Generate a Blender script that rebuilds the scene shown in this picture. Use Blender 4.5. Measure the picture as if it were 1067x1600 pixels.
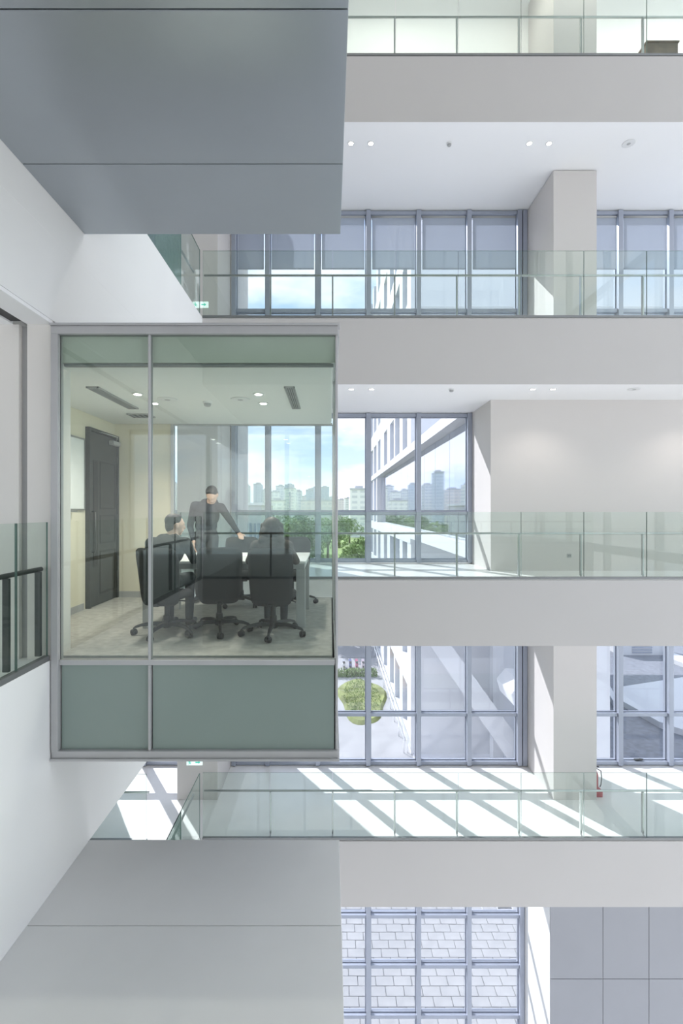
import bpy, bmesh, math, random
import numpy as np
from mathutils import Vector, Matrix
random.seed(7)
for o in list(bpy.data.objects): bpy.data.objects.remove(o)
sc = bpy.context.scene
COL = sc.collection

# ------------------------------------------------------------------ camera, sky, sun, exposure
F = 770.0; EYE = 1.31
cam = bpy.data.cameras.new('camera'); camo = bpy.data.objects.new('camera', cam); COL.objects.link(camo)
cam.sensor_fit = 'VERTICAL'; cam.sensor_height = 36; cam.lens = 36*F/1600
cam.shift_x = 17.5/1600; cam.shift_y = -2.0/1600
cam.clip_start = 0.05; cam.clip_end = 5000
camo.location = (0, 0, EYE); camo.rotation_euler = (math.pi/2, 0, 0)
sc.camera = camo

SKY_STRENGTH = 1.45
SUN_STRENGTH = 5.8
EXPOSURE = 0.48
w = bpy.data.worlds.new('sky'); sc.world = w; w.use_nodes = True
nt = w.node_tree; nt.nodes.clear()
def wn(t, **k):
    n = nt.nodes.new(t)
    for a, b in k.items(): setattr(n, a, b)
    return n
out = wn('ShaderNodeOutputWorld'); bg = wn('ShaderNodeBackground'); tc = wn('ShaderNodeTexCoord')
sep = wn('ShaderNodeSeparateXYZ'); ramp = wn('ShaderNodeValToRGB')
nt.links.new(tc.outputs['Generated'], sep.inputs[0]); nt.links.new(sep.outputs['Z'], ramp.inputs[0])
e = ramp.color_ramp.elements
e[0].position = 0.0; e[0].color = (.74, .82, .91, 1)
e[1].position = .75; e[1].color = (.42, .58, .82, 1)
m1 = ramp.color_ramp.elements.new(.14); m1.color = (.52, .66, .86, 1)
mp = wn('ShaderNodeMapping'); mp.inputs['Scale'].default_value = (3.2, 3.2, 9.0); mp.inputs['Location'].default_value = (.9, .0, .35)
ns = wn('ShaderNodeTexNoise'); ns.inputs['Scale'].default_value = 1.0; ns.inputs['Detail'].default_value = 7; ns.inputs['Roughness'].default_value = .55
cr = wn('ShaderNodeValToRGB'); cr.color_ramp.elements[0].position = .42; cr.color_ramp.elements[1].position = .58
mx = wn('ShaderNodeMix', data_type='RGBA')
nt.links.new(tc.outputs['Generated'], mp.inputs[0]); nt.links.new(mp.outputs[0], ns.inputs['Vector'])
nt.links.new(ns.outputs['Fac'], cr.inputs[0]); nt.links.new(cr.outputs[0], mx.inputs[0])
nt.links.new(ramp.outputs[0], mx.inputs[6]); mx.inputs[7].default_value = (1.0, 1.0, 1.0, 1)
nt.links.new(mx.outputs[2], bg.inputs[0]); bg.inputs[1].default_value = SKY_STRENGTH
nt.links.new(bg.outputs[0], out.inputs[0])

sl = bpy.data.lights.new('sun', 'SUN'); sl.energy = SUN_STRENGTH; sl.angle = math.radians(.6); sl.color = (1, .96, .9)
so = bpy.data.objects.new('sun', sl); COL.objects.link(so)
so.rotation_euler = Vector((.66, -1, -.90)).to_track_quat('-Z', 'Y').to_euler(); so.location = (-10, 60, 60)

vs = sc.view_settings
vs.view_transform = 'Standard'; vs.look = 'None'; vs.exposure = EXPOSURE; vs.gamma = 1; vs.use_curve_mapping = False
sc.cycles.transparent_max_bounces = 40; sc.cycles.max_bounces = 12; sc.cycles.diffuse_bounces = 6; sc.cycles.glossy_bounces = 4
sc.cycles.sample_clamp_indirect = 6; sc.cycles.caustics_reflective = False; sc.cycles.caustics_refractive = False

# ------------------------------------------------------------------ materials
MATS = {}
def mat(name, col, rough=.6, metal=0., spec=.5, noise=0., nscale=6., bump=0., bscale=60., emit=None, estr=0.):
    m = bpy.data.materials.new(name); m.use_nodes = True; t = m.node_tree
    p = t.nodes['Principled BSDF']
    p.inputs['Base Color'].default_value = (*col, 1); p.inputs['Roughness'].default_value = rough
    p.inputs['Metallic'].default_value = metal; p.inputs['Specular IOR Level'].default_value = spec
    tcn = t.nodes.new('ShaderNodeTexCoord')
    if noise:
        n = t.nodes.new('ShaderNodeTexNoise'); n.inputs['Scale'].default_value = nscale; n.inputs['Detail'].default_value = 5
        t.links.new(tcn.outputs['Object'], n.inputs['Vector'])
        r = t.nodes.new('ShaderNodeValToRGB')
        r.color_ramp.elements[0].position = .3; r.color_ramp.elements[1].position = .7
        r.color_ramp.elements[0].color = (*[c*(1-noise) for c in col], 1)
        r.color_ramp.elements[1].color = (*[min(1, c*(1+noise)) for c in col], 1)
        t.links.new(n.outputs['Fac'], r.inputs[0]); t.links.new(r.outputs[0], p.inputs['Base Color'])
    if bump:
        n2 = t.nodes.new('ShaderNodeTexNoise'); n2.inputs['Scale'].default_value = bscale; n2.inputs['Detail'].default_value = 4
        t.links.new(tcn.outputs['Object'], n2.inputs['Vector'])
        b = t.nodes.new('ShaderNodeBump'); b.inputs['Strength'].default_value = bump; b.inputs['Distance'].default_value = .01
        t.links.new(n2.outputs['Fac'], b.inputs['Height']); t.links.new(b.outputs[0], p.inputs['Normal'])
    if emit:
        p.inputs['Emission Color'].default_value = (*emit, 1); p.inputs['Emission Strength'].default_value = estr
    MATS[name] = m; return m
def glass(name, tint, refl=.04, graze=.8, rough=0., diffuse=None, dfac=0.):
    m = bpy.data.materials.new(name); m.use_nodes = True; t = m.node_tree; t.nodes.clear()
    o = t.nodes.new('ShaderNodeOutputMaterial'); mixs = t.nodes.new('ShaderNodeMixShader')
    tr = t.nodes.new('ShaderNodeBsdfTransparent'); tr.inputs[0].default_value = (*tint, 1)
    gl = t.nodes.new('ShaderNodeBsdfGlossy'); gl.inputs['Roughness'].default_value = rough; gl.inputs[0].default_value = (1, 1, 1, 1)
    lw = t.nodes.new('ShaderNodeLayerWeight'); lw.inputs[0].default_value = .5
    pw = t.nodes.new('ShaderNodeMath'); pw.operation = 'POWER'; pw.inputs[1].default_value = 5
    ma = t.nodes.new('ShaderNodeMath'); ma.operation = 'MULTIPLY_ADD'; ma.inputs[1].default_value = graze; ma.inputs[2].default_value = refl
    t.links.new(lw.outputs['Facing'], pw.inputs[0]); t.links.new(pw.outputs[0], ma.inputs[0])
    t.links.new(ma.outputs[0], mixs.inputs[0]); t.links.new(gl.outputs[0], mixs.inputs[2])
    if diffuse:
        d = t.nodes.new('ShaderNodeBsdfDiffuse'); d.inputs[0].default_value = (*diffuse, 1)
        m2 = t.nodes.new('ShaderNodeMixShader'); m2.inputs[0].default_value = dfac
        t.links.new(tr.outputs[0], m2.inputs[1]); t.links.new(d.outputs[0], m2.inputs[2]); t.links.new(m2.outputs[0], mixs.inputs[1])
    else: t.links.new(tr.outputs[0], mixs.inputs[1])
    t.links.new(mixs.outputs[0], o.inputs[0]); MATS[name] = m; return m
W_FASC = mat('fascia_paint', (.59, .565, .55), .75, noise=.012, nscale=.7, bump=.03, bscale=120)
W_WALL = mat('white_paint', (.90, .895, .885), .75, noise=.012, nscale=.6, bump=.03, bscale=120)
W_CEIL = mat('ceiling_paint', (.95, .945, .95), .8, noise=.008, nscale=.8)
PIERP = mat('pier_paint', (.86, .825, .785), .75, noise=.012, nscale=.9)
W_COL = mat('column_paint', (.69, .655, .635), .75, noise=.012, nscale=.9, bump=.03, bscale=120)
FLOOR = mat('pale_stone_floor', (.85, .84, .825), .28, noise=.03, nscale=2.5)
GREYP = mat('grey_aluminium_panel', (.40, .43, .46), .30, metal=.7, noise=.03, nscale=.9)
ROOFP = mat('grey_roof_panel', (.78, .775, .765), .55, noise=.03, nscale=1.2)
CLAD = mat('grey_wall_cladding', (.345, .35, .38), .5, noise=.02, nscale=1.1)
FRAME = mat('window_aluminium', (.40, .43, .51), .4, metal=.3, noise=.03, nscale=3)
PODFR = mat('pod_aluminium', (.52, .515, .52), .45, metal=.2, noise=.03, nscale=4)
STEEL = mat('brushed_steel', (.45, .46, .46), .3, metal=.85, noise=.05, nscale=12)
DKSTEEL = mat('dark_steel', (.10, .105, .105), .4, metal=.6, noise=.05, nscale=12)
CHAN = mat('channel_metal', (.25, .255, .255), .45, metal=.5, noise=.05, nscale=8)
SEAM = mat('seam_backing', (.34, .34, .345), .8)
GEDGE = mat('glass_edge', (.16, .24, .21), .2, noise=.1, nscale=10)
G_RAIL = glass('rail_glass', (.905, .945, .92), .03, .35)
G_POD = glass('pod_glass', (.915, .955, .93), .05, .7)
G_WIN = glass('window_glass', (.835, .86, .91), .035, .6)
G_HEAD = mat('pod_head_panel', (.58, .61, .53), .5, noise=.02)
G_SPAN = mat('pod_spandrel', (.27, .335, .305), .12, spec=.7, noise=.02, nscale=1)
CREAM = mat('cream_paint', (.80, .75, .60), .8, noise=.015, nscale=1)
CARPET = mat('beige_carpet', (.47, .455, .43), .95, noise=.14, nscale=14, bump=.3, bscale=220)
PODCEIL = mat('pod_ceiling_paint', (.84, .85, .83), .8)
DOORM = mat('dark_door', (.055, .058, .058), .5, noise=.12, nscale=5)
BLACK = mat('black_plastic', (.018, .018, .02), .45, noise=.1, nscale=20)
BLACKF = mat('black_mesh_fabric', (.022, .022, .025), .85, noise=.15, nscale=40, bump=.25, bscale=300)
WHITEP = mat('white_plastic', (.80, .80, .80), .4, noise=.01)
GREYPL = mat('grey_plastic', (.42, .42, .42), .5, noise=.03)
BOARD = mat('whiteboard_white', (.88, .90, .90), .15, noise=.01)
TABLEW = mat('table_white', (.85, .85, .84), .3, noise=.01, nscale=3)
PAPER = mat('paper', (.9, .9, .88), .8, noise=.02)
LAMP = mat('lamp_disc', (1, 1, 1), .5, emit=(1, .96, .88), estr=14)
WOOD = mat('walnut', (.22, .16, .12), .5, noise=.25, nscale=5)
RED = mat('red_paint', (.42, .04, .05), .4, noise=.05)
SIGNW = mat('sign_white', (.85, .92, .9), .4, emit=(.8, 1, .95), estr=.5)
SIGNG = mat('sign_green', (.05, .55, .42), .4, emit=(.1, .8, .6), estr=.3)

# ------------------------------------------------------------------ mesh helpers
def tag(o, label=None, cat=None, group=None, kind=None):
    if label: o['label'] = label
    if cat: o['category'] = cat
    if group: o['group'] = group
    if kind: o['kind'] = kind
    return o
def empty(name, loc=(0, 0, 0), label=None, cat=None, group=None, kind=None, rz=0):
    o = bpy.data.objects.new(name, None); o.location = loc; o.rotation_euler = (0, 0, rz); COL.objects.link(o)
    o.empty_display_size = .1
    return tag(o, label, cat, group, kind)
def root_loc(p):
    v = Vector((0, 0, 0))
    while p is not None: v += p.location; p = p.parent
    return v
def link(name, me, mats, parent=None, world=True):
    """mesh given in world coordinates (world=True) or in the parent's own space"""
    if not isinstance(mats, (list, tuple)): mats = [mats]
    if not me.materials:
        for m in mats: me.materials.append(m)
    o = bpy.data.objects.new(name, me); COL.objects.link(o)
    if parent is not None:
        o.parent = parent
        if world: me.transform(Matrix.Translation(-root_loc(parent)))
    return o
def own_origin(o):
    """move a mesh object's origin to its bounding-box base centre"""
    vs_ = [v.co for v in o.data.vertices]
    c = Vector([(min(v[i] for v in vs_)+max(v[i] for v in vs_))/2 for i in range(3)])
    c.z = min(v.z for v in vs_)
    o.data.transform(Matrix.Translation(-c)); o.location = o.location + c
    return o
class MB:
    def __init__(s): s.v = []; s.f = []; s.mi = []; s.sm = []
    def add(s, vs, fs, mi=0, smooth=False):
        b = len(s.v); s.v += [tuple(v) for v in vs]
        for f in fs: s.f.append([i+b for i in f]); s.mi.append(mi); s.sm.append(smooth)
        return s
    def box(s, x0, x1, y0, y1, z0, z1, mi=0):
        return s.add([(x0,y0,z0),(x1,y0,z0),(x1,y1,z0),(x0,y1,z0),(x0,y0,z1),(x1,y0,z1),(x1,y1,z1),(x0,y1,z1)],
              [(0,3,2,1),(4,5,6,7),(0,1,5,4),(1,2,6,5),(2,3,7,6),(3,0,4,7)], mi)
    def tube(s, pts, r, n=8, mi=0, caps=True):
        pts = [Vector(p) for p in pts]; rs = r if isinstance(r, (list, tuple)) else [r]*len(pts)
        vs = []; fs = []; prev = None
        for i, p in enumerate(pts):
            d = (pts[min(i+1, len(pts)-1)]-pts[max(i-1, 0)]).normalized()
            if prev is None: a = d.orthogonal().normalized()
            else: a = (prev-d*prev.dot(d)).normalized()
            prev = a; b = d.cross(a)
            for k in range(n):
                t = 2*math.pi*k/n; vs.append(p+(a*math.cos(t)+b*math.sin(t))*rs[i])
        for i in range(len(pts)-1):
            for k in range(n):
                fs.append((i*n+k, i*n+(k+1) % n, (i+1)*n+(k+1) % n, (i+1)*n+k))
        if caps: fs.append(tuple(range(n-1, -1, -1))); fs.append(tuple((len(pts)-1)*n+k for k in range(n)))
        return s.add(vs, fs, mi, True)
    def lathe(s, prof, c=(0, 0, 0), n=20, mi=0):
        vs = []; fs = []
        for (r, z) in prof:
            for k in range(n):
                t = 2*math.pi*k/n; vs.append((c[0]+r*math.cos(t), c[1]+r*math.sin(t), c[2]+z))
        for i in range(len(prof)-1):
            for k in range(n): fs.append((i*n+k, i*n+(k+1) % n, (i+1)*n+(k+1) % n, (i+1)*n+k))
        fs.append(tuple(range(n-1, -1, -1))); fs.append(tuple((len(prof)-1)*n+k for k in range(n)))
        return s.add(vs, fs, mi, False)
    def prism(s, poly, axis, a0, a1, mi=0):
        """poly: 2-D outline in the plane across axis ('x': (y,z), 'y': (x,z), 'z': (x,y))"""
        def P(u, v, a): return {'x': (a, u, v), 'y': (u, a, v), 'z': (u, v, a)}[axis]
        n = len(poly); vs = [P(u, v, a0) for u, v in poly]+[P(u, v, a1) for u, v in poly]
        fs = [tuple(range(n)), tuple(range(2*n-1, n-1, -1))]+[(i, i+n, (i+1) % n+n, (i+1) % n) for i in range(n)]
        return s.add(vs, fs, mi)
    def mesh(s, name, bevel=0., fix=True):
        me = bpy.data.meshes.new(name); me.from_pydata(s.v, [], s.f)
        me.polygons.foreach_set('material_index', s.mi); me.polygons.foreach_set('use_smooth', s.sm)
        if bevel or fix:
            bm = bmesh.new(); bm.from_mesh(me)
            bmesh.ops.recalc_face_normals(bm, faces=bm.faces)
            if bevel: bmesh.ops.bevel(bm, geom=[e for e in bm.edges if e.calc_length() > bevel*3 and e.is_manifold and e.calc_face_angle(0) > .6], offset=bevel, segments=2, affect='EDGES', profile=.6)
            bm.to_mesh(me); bm.free()
        me.update(); return me
def box(name, x0, x1, y0, y1, z0, z1, m, parent=None, bevel=0.):
    return link(name, MB().box(x0, x1, y0, y1, z0, z1).mesh(name, bevel), m, parent)
def struct(name, b, m, label, cat, bevel=0.):
    if isinstance(b, tuple): b = MB().box(*b)
    return tag(own_origin(link(name, b.mesh(name, bevel), m)), label, cat, kind='structure')
PANES = {}
def pane(name, x0, x1, y0, y1, z0, z1, gm, parent):
    """a glass sheet: the two large faces clear, the four edges green"""
    me = MB().box(x0, x1, y0, y1, z0, z1).mesh(name)
    d = (x1-x0, y1-y0, z1-z0); ax = d.index(min(d))
    o = link(name, me, [gm, GEDGE], parent)
    for p in me.polygons: p.material_index = 0 if abs(p.normal[ax]) > .9 else 1
    return o
def copy_tree(o, parent=None):
    c = o.copy(); COL.objects.link(c)
    if parent is not None: c.parent = parent
    for ch in list(o.children): copy_tree(ch, c)
    return c

# ------------------------------------------------------------------ key planes (metres; z = 0 is the meeting-room floor)
XW = -2.45                       # face of the left atrium wall
D0, DR = 4.35, 7.476             # glass room: front and rear glazing
D1, DC, D2 = 9.436, 10.754, 12.32  # slab edge, column front, window wall
LV = {'top': 10.03, 'third': 5.01, 'mid': 0.0, 'low': -5.0}
TH = 1.28; XL, XR = -9.0, 10.5
ROOF = 15.0; GROUND = -15.0; YB = -6.0

# ------------------------------------------------------------------ large structure: slabs, walls, columns
names = {'top': 'topmost gallery', 'third': 'gallery above the glass meeting room', 'mid': 'gallery level with the glass meeting room', 'low': 'gallery below the glass meeting room'}
for k, z in LV.items():
    b = MB().box(XL, XR, D1, D2+.3, z-TH, z-.02, 0).box(XL, XR, D1+.02, D2, z-.02, z, 1)
    fl = own_origin(link('floor', b.mesh('floor'), [W_FASC, FLOOR]))
    for p in fl.data.polygons:
        if p.normal.z < -.9: p.material_index = 2
    fl.data.materials.append(W_CEIL)
    tag(fl, f'deep white floor slab and smooth fascia of the {names[k]}', 'floor', kind='structure')
struct('floor', (XL, XR, -6, D2+.3, GROUND-.4, GROUND+.02), FLOOR, 'pale lobby floor at the bottom of the atrium', 'floor')
# side gallery slabs along the left wall, towards the viewer; topmost added to block light
for z, nm in ((10.03, 'light-blocking topmost'), (5.01, 'upper'), (-5.0, 'lower')):
    struct('floor', (XL, XW, YB, D1-.002, z-TH, z), [W_WALL], f'white side gallery slab running along the left wall, {nm} level', 'floor')
# left wall: band above the glass room, band below it
struct('wall_left', (-2.75, XW-.001, YB, D1-.002, 2.99, 5.01-TH), W_WALL, 'white wall strip over the glass meeting room', 'wall')
struct('wall_left', (XL, XW, YB, D1-.002, -2.04, 0), W_WALL, 'tall white wall band under the glass meeting room', 'wall')
struct('wall_left', (-6.3, -6.0, YB, D2, -15, 15), W_WALL, 'white far side wall of the left corridor', 'wall')
# jamb beside the glass room with the shutter guide
struct('wall_front', MB().box(-2.675, XW, D0, D0+.30, 0, 2.955).box(-6.0, -2.75, D0, D0+.30, 0, 2.955), PIERP, 'beige wall pier between side balcony and glass room', 'wall')
struct('trim_1', MB().box(-2.75, -2.675, D0+.05, D0+.08, 0, 2.955), GREYPL, 'dark recessed shutter guide in the beige pier', 'trim')
cs = MB().box(-2.675, -2.45, -.75, D0, 2.955, 2.985).box(-6.0, -2.80, -.75, D0, 2.955, 2.985)
struct('ceiling', cs, W_CEIL, 'white soffit over the side balcony', 'ceiling')
struct('trim_2', MB().box(-2.80, -2.675, -.75, D0-.03, 2.972, 2.988), BLACK, 'black shutter slot in the side balcony soffit', 'trim')
# room behind the glass: alcove walls
struct('wall_left', (-3.40, -3.26, D0+.30, DR+.14, 0, 2.955), CREAM, 'cream side wall of the meeting room with door and whiteboard', 'wall')
struct('wall_back', (-3.26, -2.41, DR, DR+.14, 0, 2.955), CREAM, 'cream end wall of the meeting room behind the seated man', 'wall')
struct('baseboard_back', (-3.25, -2.42, DR-.012, DR-.001, 0, .09), GREYPL, 'grey baseboard under the cream end wall', 'baseboard')
struct('baseboard_left', (-3.259, -3.247, D0+.31, 6.50, 0, .09), GREYPL, 'grey baseboard under the whiteboard', 'baseboard')
# columns
for k in ('top', 'third', 'low'):
    z = LV[k]; ztop = z+5-TH
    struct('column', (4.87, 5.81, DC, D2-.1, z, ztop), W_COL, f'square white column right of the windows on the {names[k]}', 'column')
for k in ('third', 'mid', 'low'):
    z = LV[k]
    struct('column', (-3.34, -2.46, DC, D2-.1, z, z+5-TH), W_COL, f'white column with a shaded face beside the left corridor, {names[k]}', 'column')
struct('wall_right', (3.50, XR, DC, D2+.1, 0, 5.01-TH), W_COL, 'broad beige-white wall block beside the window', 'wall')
struct('wall_back', (-6, XR, D2-.2, D2+.1, 10.03, ROOF), W_WALL, 'white rear wall of the topmost gallery', 'wall')
# clad wall, lowest storey: grey panels with open joints
wl = struct('wall_right', (4.80, XR, DC+.03, D2+.1, GROUND+.02, -5.0-TH), W_WALL, 'wall of large grey metal panels below the lowest gallery', 'wall')
xs = [4.80, 5.95, 6.955, 7.96, 8.965, 9.97, 10.5]; zs = [-5.0-TH, -8.91, -11.5, -14.98]
for i in range(len(xs)-1):
    for j in range(3):
        box('wall_panel', xs[i]+.006, xs[i+1]-.006, DC, DC+.029, zs[j+1]+.006, zs[j]-.006, CLAD, wl, bevel=.003)
# camera-side and right-hand enclosure, roof: unseen, openings and solids shaped to light the atrium
fw = MB().box(-6, XR, YB-.25, YB, 3.6, ROOF).box(-6, XR, YB-.25, YB, -5, -1.2)
for z in (-15, -10, -5, 0, 5, 10, 15): fw.box(-6, XR, YB-.25, YB, z-.6, z)
for i in range(8): fw.box(-6+2.35*i-.06, -6+2.35*i+.06, YB-.25, YB, GROUND, ROOF)
struct('wall_front', fw, W_WALL, 'unseen white gridded wall on the viewer side of the atrium, openings shaped for the light', 'wall')
for z in (5.01, 0.0, -5.0):
    struct('floor', (XW+.001 if z == 0 else XW, XR, YB, -.75, z-TH, z), W_FASC, 'viewer side gallery slab at %s level' % {5.01: 'upper', 0.0: 'middle', -5.0: 'lower'}[z], 'floor')
rf = MB().box(XL, XR, YB, D2+.3, ROOF, ROOF+.4)
struct('ceiling', rf, W_CEIL, 'white roof slab over the atrium', 'ceiling')
rw = MB()
for z in (-10, -5, 0, 5, 10): rw.box(XR, XR+.25, YB, D2, z-.3, z)
for y in (-5.8, -3, 0, 3, 6, 9, 12): rw.box(XR, XR+.25, y-.06, y+.06, GROUND, ROOF)
struct('wall_right', rw, W_WALL, 'unseen white gridded end wall beyond the right edge, opened to light the atrium', 'wall')

# ------------------------------------------------------------------ window walls
wn_ = [0]
def window(x0, x1, mull, z0, z1, trans, label, blinds=None):
    wn_[0] += 1
    r = empty('window_%d' % wn_[0], ((x0+x1)/2, D2, z0), label, 'window', kind='structure')
    mw, md = .055, .18
    yi = D2-md
    xs = sorted(set([x0]+[m for m in mull if x0 < m < x1]+[x1]))
    for m in xs:
        mm = min(max(m, x0+mw), x1-mw)
        box('mullion', mm-mw, mm+mw, yi, D2+.06, z0, z1, FRAME, r, bevel=.006)
    zz = [z0]+list(trans)+[z1]
    for i in range(len(xs)-1):
        a = min(max(xs[i], x0+mw), x1-mw)+mw; b = min(max(xs[i+1], x0+mw), x1-mw)-mw
        for j, z in enumerate(zz):
            h = .042; zc = min(max(z, z0+h), z1-h)
            box('transom', a, b, yi+.05, D2+.05, zc-h, zc+h, FRAME, r, bevel=.006)
        for j in range(len(zz)-1):
            za = min(max(zz[j], z0+.042), z1)+.042; zb = min(max(zz[j+1], z0), z1-.042)-.042
            pane('pane', a, b, D2-.012, D2+.012, za, zb, G_WIN, r)
            # narrow sash inside the bay
            s = MB().box(a, a+.022, D2-.05, D2-.02, za, zb).box(b-.022, b, D2-.05, D2-.02, za, zb).box(a+.022, b-.022, D2-.05, D2-.02, za, za+.022).box(a+.022, b-.022, D2-.05, D2-.02, zb-.022, zb)
            link('sash', s.mesh('sash'), FRAME, r)
    return r
MU = [.944+1.245*k for k in range(-9, 12)]
def M2(x0, x1): return [m for m in MU if x0+.35 < m < x1-.12]
MAIN = (-2.46, 4.87)
mulls = [-1.55, -.305, .94, 2.185, 3.43, 4.675]
rightm = [7.165, 8.41, 9.655]
leftm = [-4.6, -5.8]
for k in ('third', 'mid', 'low'):
    z = LV[k]; top = z+5-TH-.0; zt = z+1.26
    if k == 'mid':
        window(-2.44, 3.50, mulls[:4], z+.02, top, [zt], 'wide blue-framed window wall behind the meeting room, looking over city and trees')
    else:
        window(-2.44, 4.86, mulls, z+.02, top, [zt], f'wide blue-framed window wall on the {names[k]}')
        win_right = window(5.82, 10.5, rightm, z+.02, top, [zt], f'blue-framed windows right of the column on the {names[k]}')
    window(-6.0, -3.35, leftm, z+.02, top, [zt], f'narrow blue-framed windows at the end of the left corridor, {names[k]}')
window(-6.0, 4.79, [-5.29, -4.04, -2.8]+mulls[:-1], GROUND+.02, -5.0-TH, [-13.74, -12.5, -11.22, -9.98, -8.74], 'tall lobby window grid below the lowest gallery')

# roller blinds of the gallery above the room
BLIND = bpy.data.materials.new('blind_mesh'); BLIND.use_nodes = True
_t = BLIND.node_tree; _t.nodes.clear()
_o = _t.nodes.new('ShaderNodeOutputMaterial'); _a = _t.nodes.new('ShaderNodeMixShader'); _b = _t.nodes.new('ShaderNodeMixShader')
_tr = _t.nodes.new('ShaderNodeBsdfTransparent'); _d = _t.nodes.new('ShaderNodeBsdfDiffuse'); _tl = _t.nodes.new('ShaderNodeBsdfTranslucent')
_w = _t.nodes.new('ShaderNodeTexNoise'); _w.inputs['Scale'].default_value = 2; _r = _t.nodes.new('ShaderNodeValToRGB')
_r.color_ramp.elements[0].color = (.54, .58, .66, 1); _r.color_ramp.elements[1].color = (.56, .60, .68, 1)
_t.links.new(_w.outputs['Fac'], _r.inputs[0]); _t.links.new(_r.outputs[0], _d.inputs[0]); _t.links.new(_r.outputs[0], _tl.inputs[0])
_b.inputs[0].default_value = .35; _t.links.new(_d.outputs[0], _b.inputs[1]); _t.links.new(_tl.outputs[0], _b.inputs[2])
_a.inputs[0].default_value = .84; _t.links.new(_tr.outputs[0], _a.inputs[1]); _t.links.new(_b.outputs[0], _a.inputs[2]); _t.links.new(_a.outputs[0], _o.inputs[0])
def blind(a, b, z0, z1, label):
    r = empty('roller_blind', ((a+b)/2, D2-.12, z0), label, 'blind', 'grey roller blinds in the upper gallery windows')
    box('fabric', a+.03, b-.03, D2-.125, D2-.121, z0, z1, BLIND, r)
    box('bottom_bar', a+.03, b-.03, D2-.133, D2-.113, z0-.03, z0, FRAME, r, bevel=.004)
    link('roller', MB().tube([(a+.02, D2-.12, z1-.03), (b-.02, D2-.12, z1-.03)], .03).mesh('roller'), GREYPL, r)
zb = LV['third']+2.3; zt_ = LV['third']+5-TH-.12
ord_ = ['first', 'second', 'third', 'fourth', 'fifth', 'sixth', 'seventh']
xsb = [-2.38]+mulls
for i in range(6): blind(xsb[i]+.065, xsb[i+1]-.065, zb, zt_, f'half-drawn grey roller blind, {ord_[i]} bay right of the left column')
xsr = [5.9]+rightm[:3]
for i in range(3): blind(xsr[i]+.065, xsr[i+1]-.065, zb, zt_, f'half-drawn grey roller blind, {ord_[i]} bay right of the right column')
xsl = [-5.94]+[-5.8, -4.6, -3.42]
for i in range(1, 3): blind(xsl[i]+.065, xsl[i+1]-.065, zb, zt_, f'half-drawn grey roller blind at the corridor end, {"outer" if i == 1 else "inner"} bay')

# ------------------------------------------------------------------ balustrades
def balustrade(label, axis, c, a0, a1, joints, zf, side, posts=None, hr=.87, gh=1.285, post_m=STEEL, rail_off=.14, glass_m=None, foot=True):
    """axis 'x': glass in plane y=c running a0..a1 along x; axis 'y': plane x=c. side: +1/-1 where the handrail stands"""
    gm = glass_m or G_RAIL
    mid = (a0+a1)/2
    r = empty('glass_balustrade', (mid, c, zf) if axis == 'x' else (c, mid, zf), label, 'railing')
    def bx(name, u0, u1, v0, v1, z0, z1, m, bevel=0.):
        if axis == 'x': return box(name, u0, u1, min(c+v0, c+v1), max(c+v0, c+v1), z0, z1, m, r, bevel)
        return box(name, min(c+v0, c+v1), max(c+v0, c+v1), u0, u1, z0, z1, m, r, bevel)
    js = [a0]+[j for j in joints if a0+.1 < j < a1-.1]+[a1]
    for i in range(len(js)-1):
        u0, u1 = js[i]+.006, js[i+1]-.006; v = sorted((side*.012, side*.027))
        if axis == 'x': pane('glass_panel', u0, u1, c+v[0], c+v[1], zf+.02, zf+gh, gm, r)
        else: pane('glass_panel', c+v[0], c+v[1], u0, u1, zf+.02, zf+gh, gm, r)
    bx('channel', a0, a1, 0, side*.05, zf+.0, zf+.045, CHAN)
    def P(u, v, z): return (u, c+side*v, z) if axis == 'x' else (c+side*v, u, z)
    link('handrail', MB().tube([P(a0, rail_off, zf+hr), P(a1, rail_off, zf+hr)], .021, 10).mesh('handrail'), post_m, r)
    for u in (posts if posts is not None else js[1:-1]):
        o = bx('post', u-.014, u+.014, side*(rail_off-.025), side*(rail_off+.025), zf+.05, zf+hr-.02, post_m, .003)
        if foot: link('post_foot', MB().tube([P(u, rail_off, zf+.06), P(u, rail_off-.02, zf+.03), P(u, .05, zf+.015)], .012, 6).mesh('post_foot'), post_m, o)
    return r
JX = [.045+1.2047*k for k in range(-4, 12)]
for k in ('top', 'third', 'mid', 'low'):
    balustrade(f'long glass balustrade with steel handrail along the {names[k]}', 'x', D1, XW if k != 'mid' else XW, XR, JX, LV[k], 1)
# returns along the left gallery
JY = [D1-1.2*k for k in range(1, 9)]
balustrade('glass balustrade along the left side gallery above the meeting room', 'y', XW-.03, 5.2, D1, JY, LV['third'], -1)
balustrade('glass balustrade along the left side gallery below the meeting room', 'y', XW-.03, 0.0, D1, JY, LV['low'], -1)
balustrade('short glass balustrade of the left gallery behind the meeting room', 'y', XW-.03, DR+.2, D1, JY, 0.0, -1)
balustrade('glass balustrade crossing the shaded left corridor on the lowest gallery', 'x', D1-.05, -5.95, -3.5, [-4.7], LV['low'], 1)
balustrade('glass balustrade of the side balcony left of the meeting room', 'y', XW-.005, -.75, 4.31, [-.35+.0, .85, 2.05, 3.25-.42, 3.88], 0.0, -1, posts=[-.3, .9, 2.1, 2.9, 3.85, 4.27], hr=.80, gh=1.21, post_m=DKSTEEL, rail_off=.075, foot=False)
balustrade('glass balustrade of the viewer side gallery', 'x', -.78, XW, XR, JX, 0.0, -1, post_m=DKSTEEL)

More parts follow.
